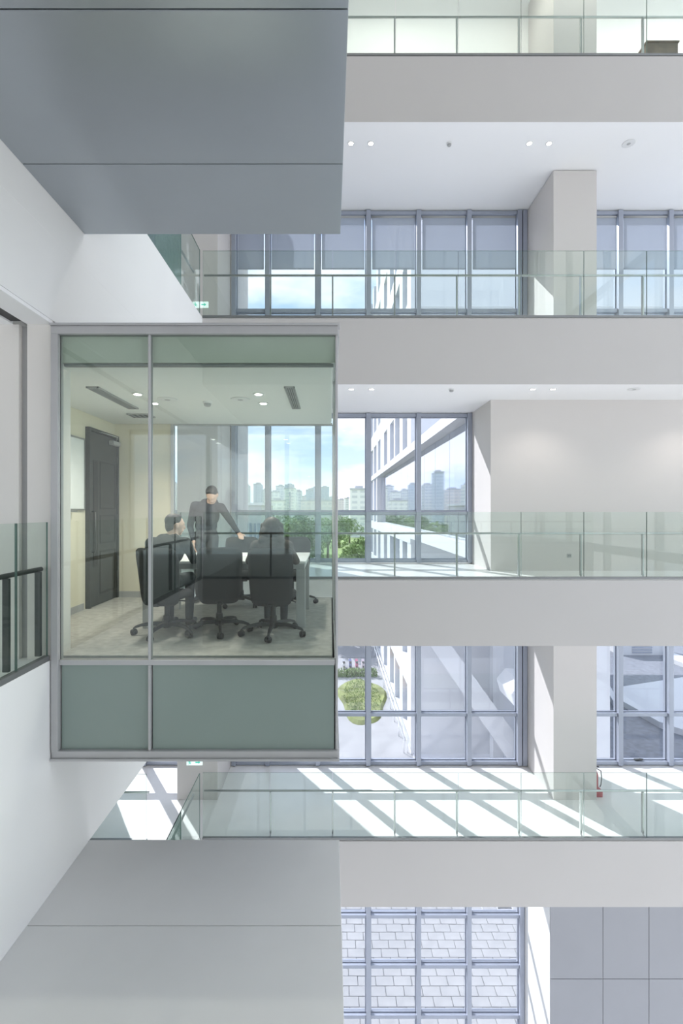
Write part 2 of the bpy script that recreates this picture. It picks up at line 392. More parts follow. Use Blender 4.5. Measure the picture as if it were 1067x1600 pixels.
# ------------------------------------------------------------------ neighbouring grey boxes (above and below the glass room)
def grey_box(name, label, y1, z0, z1, seams, top):
    r = empty(name, (-1.17, 1, z0), label, 'room box')
    ys = [y1]+seams+[YB+3]
    for i in range(len(ys)-1):
        a, b = ys[i+1]+.004, ys[i]-(.004 if i else 0)
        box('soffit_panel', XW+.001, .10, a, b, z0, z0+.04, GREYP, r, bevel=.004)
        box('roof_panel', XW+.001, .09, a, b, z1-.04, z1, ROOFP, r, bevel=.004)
    box('core', XW+.001, .085, YB+3, y1-.01, z0+.04, z0+.85, SEAM, r)
    box('core', XW+.001, .080, YB+3, y1-.01, z1-.30, z1-.041, SEAM, r)
    for i in range(len(ys)-1):
        pane('side_pane', .07, .09, ys[i+1]+.03, ys[i]-.03, z0+.86, z1-.31, G_POD, r)
        box('side_mullion', .05, .095, ys[i]-.05, ys[i]-.01, z0+.05, z1-.05, PODFR, r, bevel=.004)
        box('side_spandrel', .086, .098, ys[i+1]+.03, ys[i]-.051, z0+.05, z0+.84, G_SPAN, r)
    pane('end_pane', XW+.05, .05, y1-.03, y1-.01, z0+.86, z1-.31, G_POD, r)
    return r
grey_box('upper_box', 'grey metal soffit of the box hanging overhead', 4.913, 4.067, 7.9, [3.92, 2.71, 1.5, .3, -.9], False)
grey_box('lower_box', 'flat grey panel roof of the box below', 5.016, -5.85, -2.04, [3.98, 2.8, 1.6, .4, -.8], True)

# ------------------------------------------------------------------ the glass meeting room
XP0, XP1 = -2.41, .05
ZT, ZB = 2.925, -.875
pod = empty('glass_meeting_room', (-1.2, 5.9, ZB), 'green-tinted glass meeting room box projecting into the atrium', 'glass room')
MX = -1.587
def pb(n, *a, bevel=.005): return box(n, *a[:6], a[6], pod, bevel)
pb('floor_deck', XP0, XP1-.03, D0+.09, DR-.03, ZB+.04, -.012, SEAM, bevel=0)
pb('carpet', -3.25, XP1-.035, D0+.095, DR-.035, -.012, .004, CARPET, bevel=0)
pb('roof_deck', XP0, XP1-.03, D0+.055, DR, 2.66, ZT-.03, W_WALL, bevel=0)
pb('ceiling_board', -3.255, XP1-.04, D0+.06, DR-.05, 2.615, 2.66, PODCEIL, bevel=0)
# front frame: sill, head, posts, transom, mullion
for (nm, a) in {'head_rail': (XP0-.03, XP1+.02, D0-.05, D0+.05, 2.855, ZT), 'head_cap': (XP0-.035, XP1+.035, D0-.07, D0+.05, ZT, ZT+.02),
                'sill_rail': (XP0-.03, XP1+.02, D0-.04, D0+.05, -.855, -.795), 'sill_cap': (XP0-.035, XP1+.03, D0-.06, D0+.06, ZB, -.855),
                'transom': (XP0+.03, XP1-.01, D0-.03, D0+.04, -.045, -.0), 'left_post': (XP0-.03, XP0+.03, D0-.05, D0+.05, -.795, 2.855),
                'right_post': (XP1-.006, XP1+.016, D0-.012, D0+.03, -.795, 2.855)}.items():
    pb(nm, *a, PODFR)
pb('mullion', MX-.011, MX+.011, D0-.03, D0+.035, -.795, -.045, PODFR)
pb('mullion', MX-.011, MX+.011, D0-.03, D0+.035, 0, 2.855, PODFR)
pb('inner_head', XP0+.03, XP1-.02, D0+.05, D0+.09, 2.60, 2.625, CHAN)
for (a, b) in ((XP0+.03, MX-.011), (MX+.011, XP1-.006)):
    pane('front_pane', a, b, D0-.006, D0+.006, 0, 2.855, G_POD, pod)
    pb('spandrel_panel', a+.01, b-.01, D0, D0+.012, -.793, -.047, G_SPAN, bevel=0)
    pb('head_panel', a, b, D0+.03, D0+.045, 2.625, 2.855, G_HEAD, bevel=0)
# right side glazing
ym = (D0+DR)/2
for (a, b) in ((D0+.03, ym-.01), (ym+.01, DR)):
    pane('side_pane', XP1-.006, XP1+.006, a, b, 0, 2.855, G_POD, pod)
    pb('spandrel_panel', XP1, XP1+.012, a, b, -.793, -.047, G_SPAN, bevel=0)
    pb('head_rail', XP1-.02, XP1+.03, a, b, 2.855, ZT, PODFR)
    pb('sill_rail', XP1-.02, XP1+.03, a, b, ZB, -.795, PODFR)
    pb('transom', XP1-.012, XP1+.02, a, b, -.045, 0, PODFR)
pb('mullion', XP1-.02, XP1+.02, ym-.01, ym+.01, -.795, 2.855, PODFR)
# rear glazing
pb('rear_post', XP0, XP0+.045, DR-.04, DR+.04, 0, 2.62, PODFR)
pb('rear_post', XP1-.02, XP1+.02, DR-.012, DR+.012, 0, 2.62, PODFR)
pb('rear_head', XP0+.045, XP1-.02, DR-.03, DR+.03, 2.60, 2.64, PODFR)
for (a, b) in ((XP0+.045, -1.66), (-1.65, XP1-.02)):
    pane('rear_pane', a, b, DR-.006, DR+.006, .01, 2.60, glass('rear_glass', (.93, .96, .955), .03, .5), pod)
pb('underside_panel', XP0, XP1, D0+.06, DR, ZB+.0, ZB+.039, GREYP)
pb('rear_spandrel', XP0, XP1, DR-.03, DR, ZB+.04, -.0, GREYP)

# ceiling fittings of the glass room
def linear_vent(x, y0, y1, wd, label):
    r = empty('air_vent', (x, (y0+y1)/2, 2.605), label, 'vent')
    f = MB().box(x-wd/2, x-wd/2+.012, y0, y1, 2.598, 2.6148).box(x+wd/2-.012, x+wd/2, y0, y1, 2.598, 2.6148).box(x-wd/2, x+wd/2, y0, y0+.012, 2.598, 2.6148).box(x-wd/2, x+wd/2, y1-.012, y1, 2.598, 2.6148)
    link('vent_frame', f.mesh('vent_frame'), GREYPL, r)
    box('vent_throat', x-wd/2+.012, x+wd/2-.012, y0+.012, y1-.012, 2.609, 2.6148, DKSTEEL, r)
    n = 4
    for i in range(n):
        xx = x-wd/2+.012+(wd-.024)*(i+.5)/n
        box('slat', xx-.005, xx+.005, y0+.012, y1-.012, 2.600, 2.609, GREYPL, r)
linear_vent(-2.50, 5.17, 6.26, .13, 'long linear air vent above the whiteboard side of the meeting room')
linear_vent(-.43, 5.17, 6.25, .11, 'linear slatted air vent on the glass side of the meeting room ceiling')
linear_vent(-2.58, 6.6, 6.85, .30, 'square air vent near the meeting room door')
def downlight(x, y, z, label, group, power=0, r_=.05, cone=None):
    r = empty('downlight', (x, y, z), label, 'downlight', group)
    link('rim', MB().lathe([(r_*.75, -.001), (r_*1.25, -.001), (r_*1.25, -.008), (r_*.8, -.008)], (x, y, z), 16).mesh('rim'), WHITEP, r)
    link('lens', MB().lathe([(.001, -.010), (r_*.8, -.010), (r_*.8, -.002), (.001, -.002)], (x, y, z), 16).mesh('lens'), LAMP, r)
    if power:
        L = bpy.data.lights.new('downlight_lamp', 'SPOT' if cone else 'POINT'); L.energy = power; L.color = (1, .93, .85); L.shadow_soft_size = .06
        if cone: L.spot_size = math.radians(cone); L.spot_blend = .8
        lo = bpy.data.objects.new('downlight_lamp', L); COL.objects.link(lo); lo.parent = r; lo.location = (0, 0, -.06)
    return r
for (x, y, s) in ((-.80, 5.5, 'nearer glass-side'), (-.81, 5.97, 'farther glass-side'), (-2.15, 5.5, 'nearer door-side'), (-2.13, 5.97, 'farther door-side')):
    downlight(x, y, 2.614, f'{s} downlight in the meeting room ceiling', 'meeting room downlights', power=40, cone=150)
def speaker(x, y, z, label, r_=.11):
    r = empty('ceiling_speaker', (x, y, z), label, 'speaker')
    link('rim', MB().lathe([(r_*.9, -.001), (r_, -.001), (r_, -.010), (r_*.9, -.012)], (x, y, z), 24).mesh('rim'), WHITEP, r)
    link('grille', MB().lathe([(.001, -.004), (r_*.9, -.004), (r_*.9, -.010), (.001, -.013)], (x, y, z), 24).mesh('grille'), GREYPL, r)
speaker(-1.05, 5.75, 2.614, 'round grille beside the glass-side downlights'); speaker(-1.9, 5.75, 2.614, 'round grille beside the door-side downlights')
def detector(x, y, z, label):
    r = empty('smoke_detector', (x, y, z), label, 'detector')
    link('base', MB().lathe([(.001, 0), (.055, 0), (.055, -.015), (.045, -.02), (.001, -.02)], (x, y, z), 18).mesh('base'), WHITEP, r)
    link('sensor_head', MB().lathe([(.04, -.0202), (.04, -.045), (.03, -.055), (.001, -.058)], (x, y, z), 18).mesh('sensor_head'), GREYPL, r)
detector(-1.47, 5.9, 2.614, 'small detector in the middle of the meeting room ceiling')

# gallery ceiling fittings
for k, z, nm in (('third', 10.03-TH, 'gallery above the meeting room'), ('mid', 5.01-TH, 'gallery level with the meeting room')):
    yy = 9.98 if k == 'third' else 9.80
    for x, s in ((.42, 'first'), (.82, 'second'), (4.03, 'third'), (4.43, 'fourth'), (7.6, 'fifth'), (8.0, 'sixth')):
        pw = 0
        if k == 'mid' and x > 4: pw = 30 if s == 'fourth' or s == 'fifth' else 0
        downlight(x, yy, z, f'{s} downlight from the left in the {nm} ceiling', 'gallery ceiling downlights', power=pw, r_=.055, cone=125 if pw else None)
    detector(2.41, yy, z, f'smoke detector between the downlight pairs, {nm}')
    speaker(6.04, yy, z, f'flush round ceiling speaker, {nm}', .12)

# pendants added above the frame to brighten the topmost gallery wall
for i, x in enumerate((1.5, 5.2, 8.8)):
    r = empty('fill_pendant', (x, 10.6, 13.6), f'{["first", "second", "third"][i]} long white pendant added out of view to brighten the topmost gallery', 'pendant light', 'pendants added out of view to brighten the topmost gallery')
    box('housing', x-1.5, x+1.5, 10.52, 10.68, 13.60, 13.70, WHITEP, r, bevel=.01)
    box('diffuser', x-1.48, x+1.48, 10.53, 10.67, 13.585, 13.599, LAMP, r)
    for dx in (-1.2, 1.2): link('cable', MB().tube([(x+dx, 10.6, 13.70), (x+dx, 10.6, 15.0)], .006, 6).mesh('cable'), STEEL, r)
    L = bpy.data.lights.new('fill_lamp', 'AREA'); L.shape = 'RECTANGLE'; L.size = 2.9; L.size_y = .14; L.energy = 25; L.color = (1, 1, .98)
    lo = bpy.data.objects.new('fill_lamp', L); COL.objects.link(lo); lo.parent = r; lo.location = (0, 0, -.03)
# whiteboard, door
r = empty('whiteboard', (-3.24, 5.6, 1.32), 'white framed whiteboard on the cream meeting room wall', 'whiteboard')
box('board', -3.259, -3.243, 4.82, 6.49, 1.335, 2.24, BOARD, r)
link('frame', MB().box(-3.259, -3.235, 4.80, 6.51, 2.24, 2.26).box(-3.259, -3.235, 4.80, 6.51, 1.315, 1.335).box(-3.259, -3.235, 4.80, 4.82, 1.335, 2.24).box(-3.259, -3.235, 6.49, 6.51, 1.335, 2.24).mesh('frame'), STEEL, r)
box('pen_tray', -3.259, -3.18, 5.2, 6.2, 1.295, 1.313, STEEL, r, bevel=.003)
d = empty('door_1', (-3.23, 7.0, 0), 'dark grey meeting room door with a tall glazed strip and closer', 'door', kind='structure')
DX = -3.259
link('door_frame', MB().box(DX, DX+.06, 6.555, 6.60, .0041, 2.43).box(DX, DX+.06, 7.42, 7.465, .0041, 2.43).box(DX, DX+.06, 6.60, 7.42, 2.385, 2.43).mesh('door_frame'), DOORM, d)
dl = box('door_leaf', DX, DX+.045, 6.605, 7.415, .012, 2.38, DOORM, d, bevel=.003)
box('vision_strip', DX+.0452, DX+.052, 6.68, 6.80, .55, 2.0, BLACK, dl)
for (a, b, c0, c1) in ((6.87, 7.36, .15, .75), (6.87, 7.36, .85, 1.25), (6.87, 7.36, 1.33, 2.0)):
    link('moulding', MB().box(DX+.0452, DX+.050, a, b, c0, c0+.02).box(DX+.0452, DX+.050, a, b, c1-.02, c1).box(DX+.0452, DX+.050, a, a+.02, c0+.02, c1-.02).box(DX+.0452, DX+.050, b-.02, b, c0+.02, c1-.02).mesh('moulding'), BLACK, dl)
link('pull_handle', MB().tube([(DX+.046, 6.65, .75), (DX+.09, 6.65, .76), (DX+.09, 6.65, 1.29), (DX+.046, 6.65, 1.30)], .011).mesh('pull_handle'), DKSTEEL, dl)
for z in (.35, 1.2, 2.05): link('hinge', MB().tube([(DX+.05, 7.417, z-.06), (DX+.05, 7.417, z+.06)], .014).mesh('hinge'), DKSTEEL, d)
cl = box('door_closer', DX+.0455, DX+.12, 7.15, 7.38, 2.27, 2.33, GREYPL, d, bevel=.008)
link('closer_arm', MB().tube([(DX+.09, 7.3, 2.335), (DX+.22, 7.05, 2.36), (DX+.07, 6.85, 2.40)], .008).mesh('closer_arm'), STEEL, cl)

# ------------------------------------------------------------------ table
tb = empty('meeting_table', (-1.19, 6.02, .004), 'white meeting table with grey metal legs in the glass room', 'table')
TX0, TX1, TY0, TY1 = -2.10, -.27, 5.45, 6.60
box('tabletop', TX0, TX1, TY0, TY1, .725, .752, TABLEW, tb, bevel=.005)
for x in (TX0+.06, TX1-.06):
    for y in (TY0+.06, TY1-.06): box('leg', x-.05, x+.05, y-.03, y+.03, .0042, .66, GREYPL, tb, bevel=.004)
for y in (TY0+.06, TY1-.06): box('apron', TX0+.02, TX1-.02, y-.012, y+.012, .66, .7245, GREYPL, tb)
for x in (TX0+.03, TX1-.03): box('apron', x-.012, x+.012, TY0+.08, TY1-.08, .66, .7245, GREYPL, tb)
# papers and a phone on the table
for i, (x, y, rz, s) in enumerate(((-1.18, 5.75, .2, 'beside the middle chair'), (-1.05, 6.15, -.15, 'in the middle of the meeting table'), (-1.62, 5.85, .4, 'in front of the seated man'))):
    me = MB().box(-.105, .105, -.15, .15, 0, .004).mesh('paper_sheet')
    o = link('paper_sheet', me, PAPER); o.location = (x, y, .7525); o.rotation_euler = (0, 0, rz)
    tag(o, f'white paper sheet lying {s}', 'paper', 'papers on the meeting table')

# ------------------------------------------------------------------ office chairs
def office_chair():
    r = empty('office_chair', (0, 0, 0), 'x', 'chair', 'black swivel chairs around the meeting table')
    # backrest: curved padded shell, faces +y
    nu, nv = 13, 11; vs = []; fs = []
    def bp(u, v, back):
        x = (u-.5)*2; z0, z1 = .33, .93
        z = z0+(z1-z0)*v
        hw = .235*(1-.10*(1-v)**2)
        corner = max(0, abs(x)-.72)/.28; zz = z
        rr = (abs(2*v-1))**6
        X = hw*x*(1-.05*rr)
        lean = -.055*(v**1.4)+.035*(1-v)**2
        Y = -.225+lean+.055*x*x+.018*math.sin(v*math.pi)
        ed = 1-max(abs(x)**8, abs(2*v-1)**8)
        Y += (-.022 if back else .022)*(ed**.5 if ed > 0 else 0)
        zz -= .03*(corner**2)*(1 if v > .5 else -1)*abs(2*v-1)**3
        return (X, Y, zz)
    for s in (0, 1):
        for j in range(nv):
            for i in range(nu): vs.append(bp(i/(nu-1), j/(nv-1), s))
    N = nu*nv
    for j in range(nv-1):
        for i in range(nu-1):
            a = j*nu+i; fs.append((a, a+1, a+nu+1, a+nu)); fs.append((N+a, N+a+nu, N+a+nu+1, N+a+1))
    for i in range(nu-1):
        fs.append((i, N+i, N+i+1, i+1)); a = (nv-1)*nu+i; fs.append((a, a+1, N+a+1, N+a))
    for j in range(nv-1):
        a = j*nu; fs.append((a, a+nu, N+a+nu, N+a)); a += nu-1; fs.append((a, N+a, N+a+nu, a+nu))
    m = MB().add(vs, fs, 0, True); me = m.mesh('backrest')
    link('backrest', me, BLACKF, r, world=False)
    # seat cushion: rounded
    vs = []; fs = []; n = 28
    def ring(sc_, z):
        for k in range(n):
            t = 2*math.pi*k/n; c, s = math.cos(t), math.sin(t)
            p = 3.6
            x = .235*sc_*math.copysign(abs(c)**(2/p), c); y = .225*sc_*math.copysign(abs(s)**(2/p), s)+.02
            vs.append((x, y, z+(-.02 if y > .15 else 0)))
    for sc_, z in ((.82, .385), (.97, .395), (1, .425), (.97, .455), (.85, .466), (.4, .470)): ring(sc_, z)
    for i in range(5):
        for k in range(n): fs.append((i*n+k, i*n+(k+1) % n, (i+1)*n+(k+1) % n, (i+1)*n+k))
    fs.append(tuple(range(n-1, -1, -1))); fs.append(tuple(5*n+k for k in range(n)))
    link('seat', MB().add(vs, fs, 0, True).mesh('seat'), BLACKF, r, world=False)
    link('seat_mechanism', MB().box(-.09, .09, -.13, .12, .335, .384).box(-.03, .03, -.24, -.12, .33, .36).mesh('seat_mechanism', .008), BLACK, r, world=False)
    link('lever', MB().tube([(.09, .03, .355), (.2, .03, .352), (.235, .03, .335)], .008).mesh('lever'), BLACK, r, world=False)
    link('gas_lift', MB().lathe([(.036, .07), (.036, .2), (.026, .2005), (.026, .335)], n=14).mesh('gas_lift'), BLACK, r, world=False)
    link('hub', MB().lathe([(.045, .075), (.05, .10), (.045, .14), (.037, .145)], n=14).mesh('hub'), BLACK, r, world=False)
    for k in range(5):
        t = math.pi*2*k/5-math.pi/2; c, s = math.cos(t), math.sin(t)
        prof = [(.03, .112, .030), (.15, .118, .026), (.26, .105, .021), (.32, .085, .018), (.335, .072, .015)]
        vs = []; fs = []
        for (d_, z, h) in prof:
            wd = h*.8
            for (a, b) in ((-1, -1), (1, -1), (.7, 1), (-.7, 1)):
                vs.append((d_*c-a*wd*s, d_*s+a*wd*c, z+b*h*.7))
        for i in range(len(prof)-1):
            for q in range(4): fs.append((i*4+q, i*4+(q+1) % 4, i*4+4+(q+1) % 4, i*4+4+q))
        fs.append((3, 2, 1, 0)); fs.append(tuple(len(vs)-4+q for q in range(4)))
        leg = link('leg', MB().add(vs, fs).mesh('leg', .003), BLACK, r, world=False)
        x, y = .335*c, .335*s; ca = t+.9
        wx, wy = math.cos(ca), math.sin(ca)
        cm = MB().tube([(x, y, .08), (x, y, .045)], .009, 6)
        for q in (-1, 1):
            cm.tube([(x+q*wx*.006, y+q*wy*.006, .033), (x+q*wx*.024, y+q*wy*.024, .033)], .031, 12)
        cm.box(x-.018, x+.018, y-.018, y+.018, .035, .062)
        link('caster', cm.mesh('caster'), BLACK, leg, world=False)
    return r
ch0 = office_chair()
chairs = [(-1.73, 5.22, -.18, 'black swivel chair under the seated man, by the cream wall'),
          (-1.20, 5.33, .25, 'empty black swivel chair between the man and the long-haired person'),
          (-.60, 5.20, -.04, 'black swivel chair under the long-haired person, by the glass'),
          (-1.24, 6.86, math.pi+.12, 'empty black chair across the table under the standing man\'s hand'),
          (-.53, 6.86, math.pi-.08, 'empty black chair across the table nearest the side glass')]
for i, (x, y, rz, lab) in enumerate(chairs):
    c = ch0 if i == 0 else copy_tree(ch0)
    c.location = (x, y, .0042); c.rotation_euler = (0, 0, rz); c['label'] = lab

# ------------------------------------------------------------------ people (one continuous body each; hair is a child)
SKIN = mat('skin', (.62, .42, .33), .55, noise=.06, nscale=30)
NAVY = mat('navy_knit', (.028, .034, .045), .9, noise=.2, nscale=30, bump=.2, bscale=90)
DKGREY = mat('charcoal_jacket', (.030, .032, .035), .9, noise=.2, nscale=30, bump=.2, bscale=90)
TAUPE = mat('taupe_knit', (.085, .072, .066), .95, noise=.2, nscale=30, bump=.25, bscale=90)
TROUS = mat('grey_trousers', (.055, .06, .068), .9, noise=.15, nscale=20)
SHOE = mat('black_shoe', (.012, .012, .012), .4)
HAIR = mat('black_hair', (.013, .012, .012), .5, noise=.3, nscale=60, bump=.3, bscale=150)
HAIRB = mat('brown_black_hair', (.030, .024, .022), .5, noise=.3, nscale=60, bump=.3, bscale=150)
def cap(p0, p1, r0, r1, t): return ('c', Vector(p0), Vector(p1), r0, r1, t)
def ell(c, r, t, rz=0., rx=0.): return ('e', Vector(c), Vector(r), Matrix.Rotation(rz, 3, 'Z') @ Matrix.Rotation(rx, 3, 'X'), None, t)
def prim_mesh(mb, p):
    n, m = 18, 12
    vs = []; fs = []
    if p[0] == 'e':
        for j in range(m+1):
            ph = math.pi*(j+.001)/(m+.002)
            for i in range(n):
                t = 2*math.pi*i/n
                vs.append(p[1]+p[3] @ Vector((p[2].x*math.sin(ph)*math.cos(t), p[2].y*math.sin(ph)*math.sin(t), p[2].z*math.cos(ph))))
        rows = m+1
    else:
        d = (p[2]-p[1]); L = d.length; d.normalize(); a = d.orthogonal().normalized(); b = d.cross(a); rows = 0
        for j in range(7):
            ph = math.pi/2*(j+.02)/6.02
            for i in range(n):
                t = 2*math.pi*i/n; vs.append(p[1]-d*p[3]*math.cos(ph)+(a*math.cos(t)+b*math.sin(t))*p[3]*math.sin(ph))
            rows += 1
        for j in range(7):
            ph = math.pi/2*(6-j+.02)/6.02
            for i in range(n):
                t = 2*math.pi*i/n; vs.append(p[2]+d*p[4]*math.cos(ph)+(a*math.cos(t)+b*math.sin(t))*p[4]*math.sin(ph))
            rows += 1
    for j in range(rows-1):
        for i in range(n): fs.append((j*n+i, j*n+(i+1) % n, (j+1)*n+(i+1) % n, (j+1)*n+i))
    fs.append(tuple(range(n))); fs.append(tuple((rows-1)*n+i for i in range(n-1, -1, -1)))
    mb.add(vs, fs)
def fuse(name, prims, mats, voxel=.008, smooth=5):
    mb = MB()
    for p in prims: prim_mesh(mb, p)
    me = mb.mesh(name+'_raw'); o = bpy.data.objects.new(name+'_raw', me); COL.objects.link(o)
    a = o.modifiers.new('r', 'REMESH'); a.mode = 'VOXEL'; a.voxel_size = voxel
    b = o.modifiers.new('s', 'SMOOTH'); b.iterations = smooth; b.factor = .5
    dg = bpy.context.evaluated_depsgraph_get(); dg.update()
    res = bpy.data.meshes.new_from_object(o.evaluated_get(dg)); res.name = name
    bpy.data.objects.remove(o); bpy.data.meshes.remove(me)
    n = len(res.polygons); C_ = np.zeros(n*3); res.polygons.foreach_get('center', C_); C_ = C_.reshape(-1, 3)
    best = np.full(n, 1e9); idx = np.zeros(n, int)
    for p in prims:
        if p[0] == 'e':
            q = (C_-np.array(p[1])) @ np.array(p[3]); r = np.array(p[2]); d = (np.linalg.norm(q/r, axis=1)-1)*r.min()
        else:
            A, B = np.array(p[1]), np.array(p[2]); ab = B-A; t = np.clip(((C_-A) @ ab)/(ab @ ab), 0, 1)
            d = np.linalg.norm(C_-A-t[:, None]*ab, axis=1)-(p[3]+(p[4]-p[3])*t)
        k = d < best; best[k] = d[k]; idx[k] = p[5]
    res.materials.clear()
    for m in mats: res.materials.append(m)
    res.polygons.foreach_set('material_index', idx.astype(np.int32)); res.polygons.foreach_set('use_smooth', np.ones(n, bool))
    return res
def head(c, yaw, pitch, t=0):
    """skull, jaw, nose, brow, ears; yaw 0 looks along +y"""
    M = Matrix.Rotation(yaw, 3, 'Z') @ Matrix.Rotation(pitch, 3, 'X'); c = Vector(c)
    def w(x, y, z): return c+M @ Vector((x, y, z))
    P = [ell(c, (.074, .094, .098), t, yaw, pitch)]
    P.append(('e', w(0, .028, -.055), Vector((.056, .062, .062)), M, None, t))
    P.append(('e', w(0, .060, -.095), Vector((.026, .022, .020)), M, None, t))
    P.append(cap(w(0, .092, .005), w(0, .108, -.032), .009, .013, t))
    P.append(cap(w(-.03, .080, .018), w(.03, .080, .018), .014, .014, t))
    P.append(cap(w(-.018, .088, -.062), w(.018, .088, -.062), .009, .009, t))
    for s in (-1, 1): P.append(('e', w(s*.077, -.005, -.015), Vector((.010, .020, .032)), M, None, t))
    return P, w, M
def hair_short(w, M):
    return [('e', w(0, -.024, .034), Vector((.082, .092, .082)), M, None, 0), ('e', w(0, -.050, -.015), Vector((.074, .055, .082)), M, None, 0),
            ('e', w(.012, .012, .090), Vector((.052, .045, .022)), M, None, 0), ('e', w(-.03, .015, .094), Vector((.04, .05, .02)), M, None, 0)]
def hand(wrist, d, up, t, grip=.25, r=.0085, mirror=1):
    d = Vector(d).normalized(); up = Vector(up).normalized(); s = d.cross(up).normalized()*mirror; wrist = Vector(wrist)
    P = []
    for k in range(4):
        o = (k-1.5)*.0205; P.append(cap(wrist+s*o*.6, wrist+d*.078+s*o, .013, .0105, t))
        L = (.066, .076, .072, .056)[k]
        a = wrist+d*.082+s*o*1.08; b = a+(d-up*grip).normalized()*L*.5; c = b+(d-up*grip*2.6).normalized()*L*.5
        P += [cap(a, b, r, r*.95, t), cap(b, c, r*.95, r*.8, t)]
    a = wrist+d*.022-s*.03; b = a+(d*.6-s*.75-up*.2).normalized()*.042; c = b+(d-s*.25-up*.3).normalized()*.032
    P += [cap(wrist+d*.01-s*.012, a, .014, .013, t), cap(a, b, .0125, .0105, t), cap(b, c, .0105, .0085, t)]
    return P
def shoe(a, d, t):
    a = Vector(a); d = Vector(d).normalized()
    return [cap(a+Vector((0, 0, -.03)), a+d*.06+Vector((0, 0, -.045)), .042, .036, t), cap(a+d*.05+Vector((0, 0, -.05)), a+d*.17+Vector((0, 0, -.055)), .036, .030, t), cap(a-d*.03+Vector((0, 0, -.05)), a, .036, .04, t)]
def person(label, base, body, mats, hair, hmat, voxel=.008):
    r = empty('person', base, label, 'person', 'people in the meeting room')
    link('body', fuse('body', body, mats, voxel), mats, r)
    link('hair', fuse('hair', hair, [hmat], .007, 3), [hmat], r)
    return r
# seated man: 0 skin, 1 jacket, 2 trousers, 3 shoes
def seated(cx, cy, zt, hd_yaw, hd_pitch, hx, sh, wide, lean):
    P = []
    hz = .575
    P += [ell((cx, cy, hz), (.175*wide, .14, .10), 2), ell((cx, cy+.01, hz+.15), (.150*wide, .115, .16), 1), ell((cx+lean*.5, cy+.03, hz+.31), (.178*wide, .118, .17), 1)]
    zs_ = sh; sx = .165*wide
    P += [cap((cx+lean-sx, cy+.045, zs_), (cx+lean+sx, cy+.045, zs_), .068, .068, 1), cap((cx+lean-.07, cy+.045, zs_+.045), (cx+lean+.07, cy+.045, zs_+.045), .055, .055, 1)]
    return P
P = seated(-1.75, 5.175, 1.28, 0, 0, 0, .965, 1.08, .035)
hp, wf, Mh = head((-1.665, 5.29, 1.165), -1.0, -.12)
P += [cap((-1.70, 5.225, 1.0), (-1.672, 5.275, 1.10), .056, .054, 0)]+hp
for s, ex, hx_, hy in ((-1, -1.965, -1.84, 5.60), (1, -1.475, -1.40, 5.58)):
    sh_ = Vector((-1.715+s*.19, 5.225, .955)); el_ = Vector((ex, 5.33, .775)); wr = Vector((hx_, hy, .787))
    P += [cap(sh_, el_, .056, .046, 1), cap(el_, wr, .045, .032, 1)]
    dd = Vector((.25 if s < 0 else -.05, 1, -.03)); P += [cap(wr, wr+dd.normalized()*.03, .026, .026, 0)]+hand(wr+dd.normalized()*.025, dd, (0, 0, 1), 0, .12, mirror=-s)
for s in (-1, 1):
    hip = Vector((-1.75+s*.095, 5.19, .555)); kn = Vector((-1.715+s*.12, 5.61, .555)); an = Vector((-1.70+s*.11, 5.56, .12))
    P += [cap(hip, kn, .088, .064, 2), cap(kn, an, .060, .045, 2)]+shoe((an.x, an.y, .105), (.1, 1, 0), 3)
person('man in dark jacket seated with his back turned, face in profile', (-1.75, 5.2, .0042), P, [SKIN, DKGREY, TROUS, SHOE], hair_short(wf, Mh), HAIR)
# long-haired person seated
P = seated(-.615, 5.15, 1.24, 0, 0, 0, .935, .98, 0.0)
hp, wf, Mh = head((-.622, 5.235, 1.125), .12, -.30)
P += [cap((-.615, 5.19, .96), (-.62, 5.22, 1.06), .05, .048, 0)]+hp
P += [cap((-.70, 5.15, 1.0), (-.53, 5.15, 1.0), .055, .055, 1)]
for s, ex, hx_ in ((-1, -.87, -.83), (1, -.37, -.46)):
    sh_ = Vector((-.615+s*.17, 5.195, .925)); el_ = Vector((ex, 5.30, .77)); wr = Vector((hx_, 5.56, .785))
    P += [cap(sh_, el_, .052, .044, 1), cap(el_, wr, .042, .030, 1)]
    dd = Vector((-s*.3, 1, -.03)); P += [cap(wr, wr+dd.normalized()*.03, .024, .024, 0)]+hand(wr+dd.normalized()*.025, dd, (0, 0, 1), 0, .12, mirror=-s)
for s in (-1, 1):
    hip = Vector((-.61+s*.085, 5.17, .555)); kn = Vector((-.61+s*.09, 5.58, .555)); an = Vector((-.61+s*.09, 5.53, .12))
    P += [cap(hip, kn, .085, .06, 2), cap(kn, an, .055, .042, 2)]+shoe((an.x, an.y, .105), (0, 1, 0), 3)
def hw(x, y, z): return wf(x, y, z)
H = [('e', wf(0, -.018, .02), Vector((.098, .108, .098)), Mh, None, 0), ('e', Vector((-.622, 5.195, 1.06)), Vector((.132, .092, .118)), Matrix.Identity(3), None, 0),
     ('e', Vector((-.622, 5.175, .985)), Vector((.128, .07, .092)), Matrix.Identity(3), None, 0)]
for s in (-1, 1): H.append(cap((-.622+s*.088, 5.25, 1.15), (-.622+s*.098, 5.23, .96), .036, .030, 0))
person('long-haired person in taupe top seated with back turned near side glass', (-.61, 5.2, .0042), P, [SKIN, TAUPE, TROUS, SHOE], H, HAIRB)
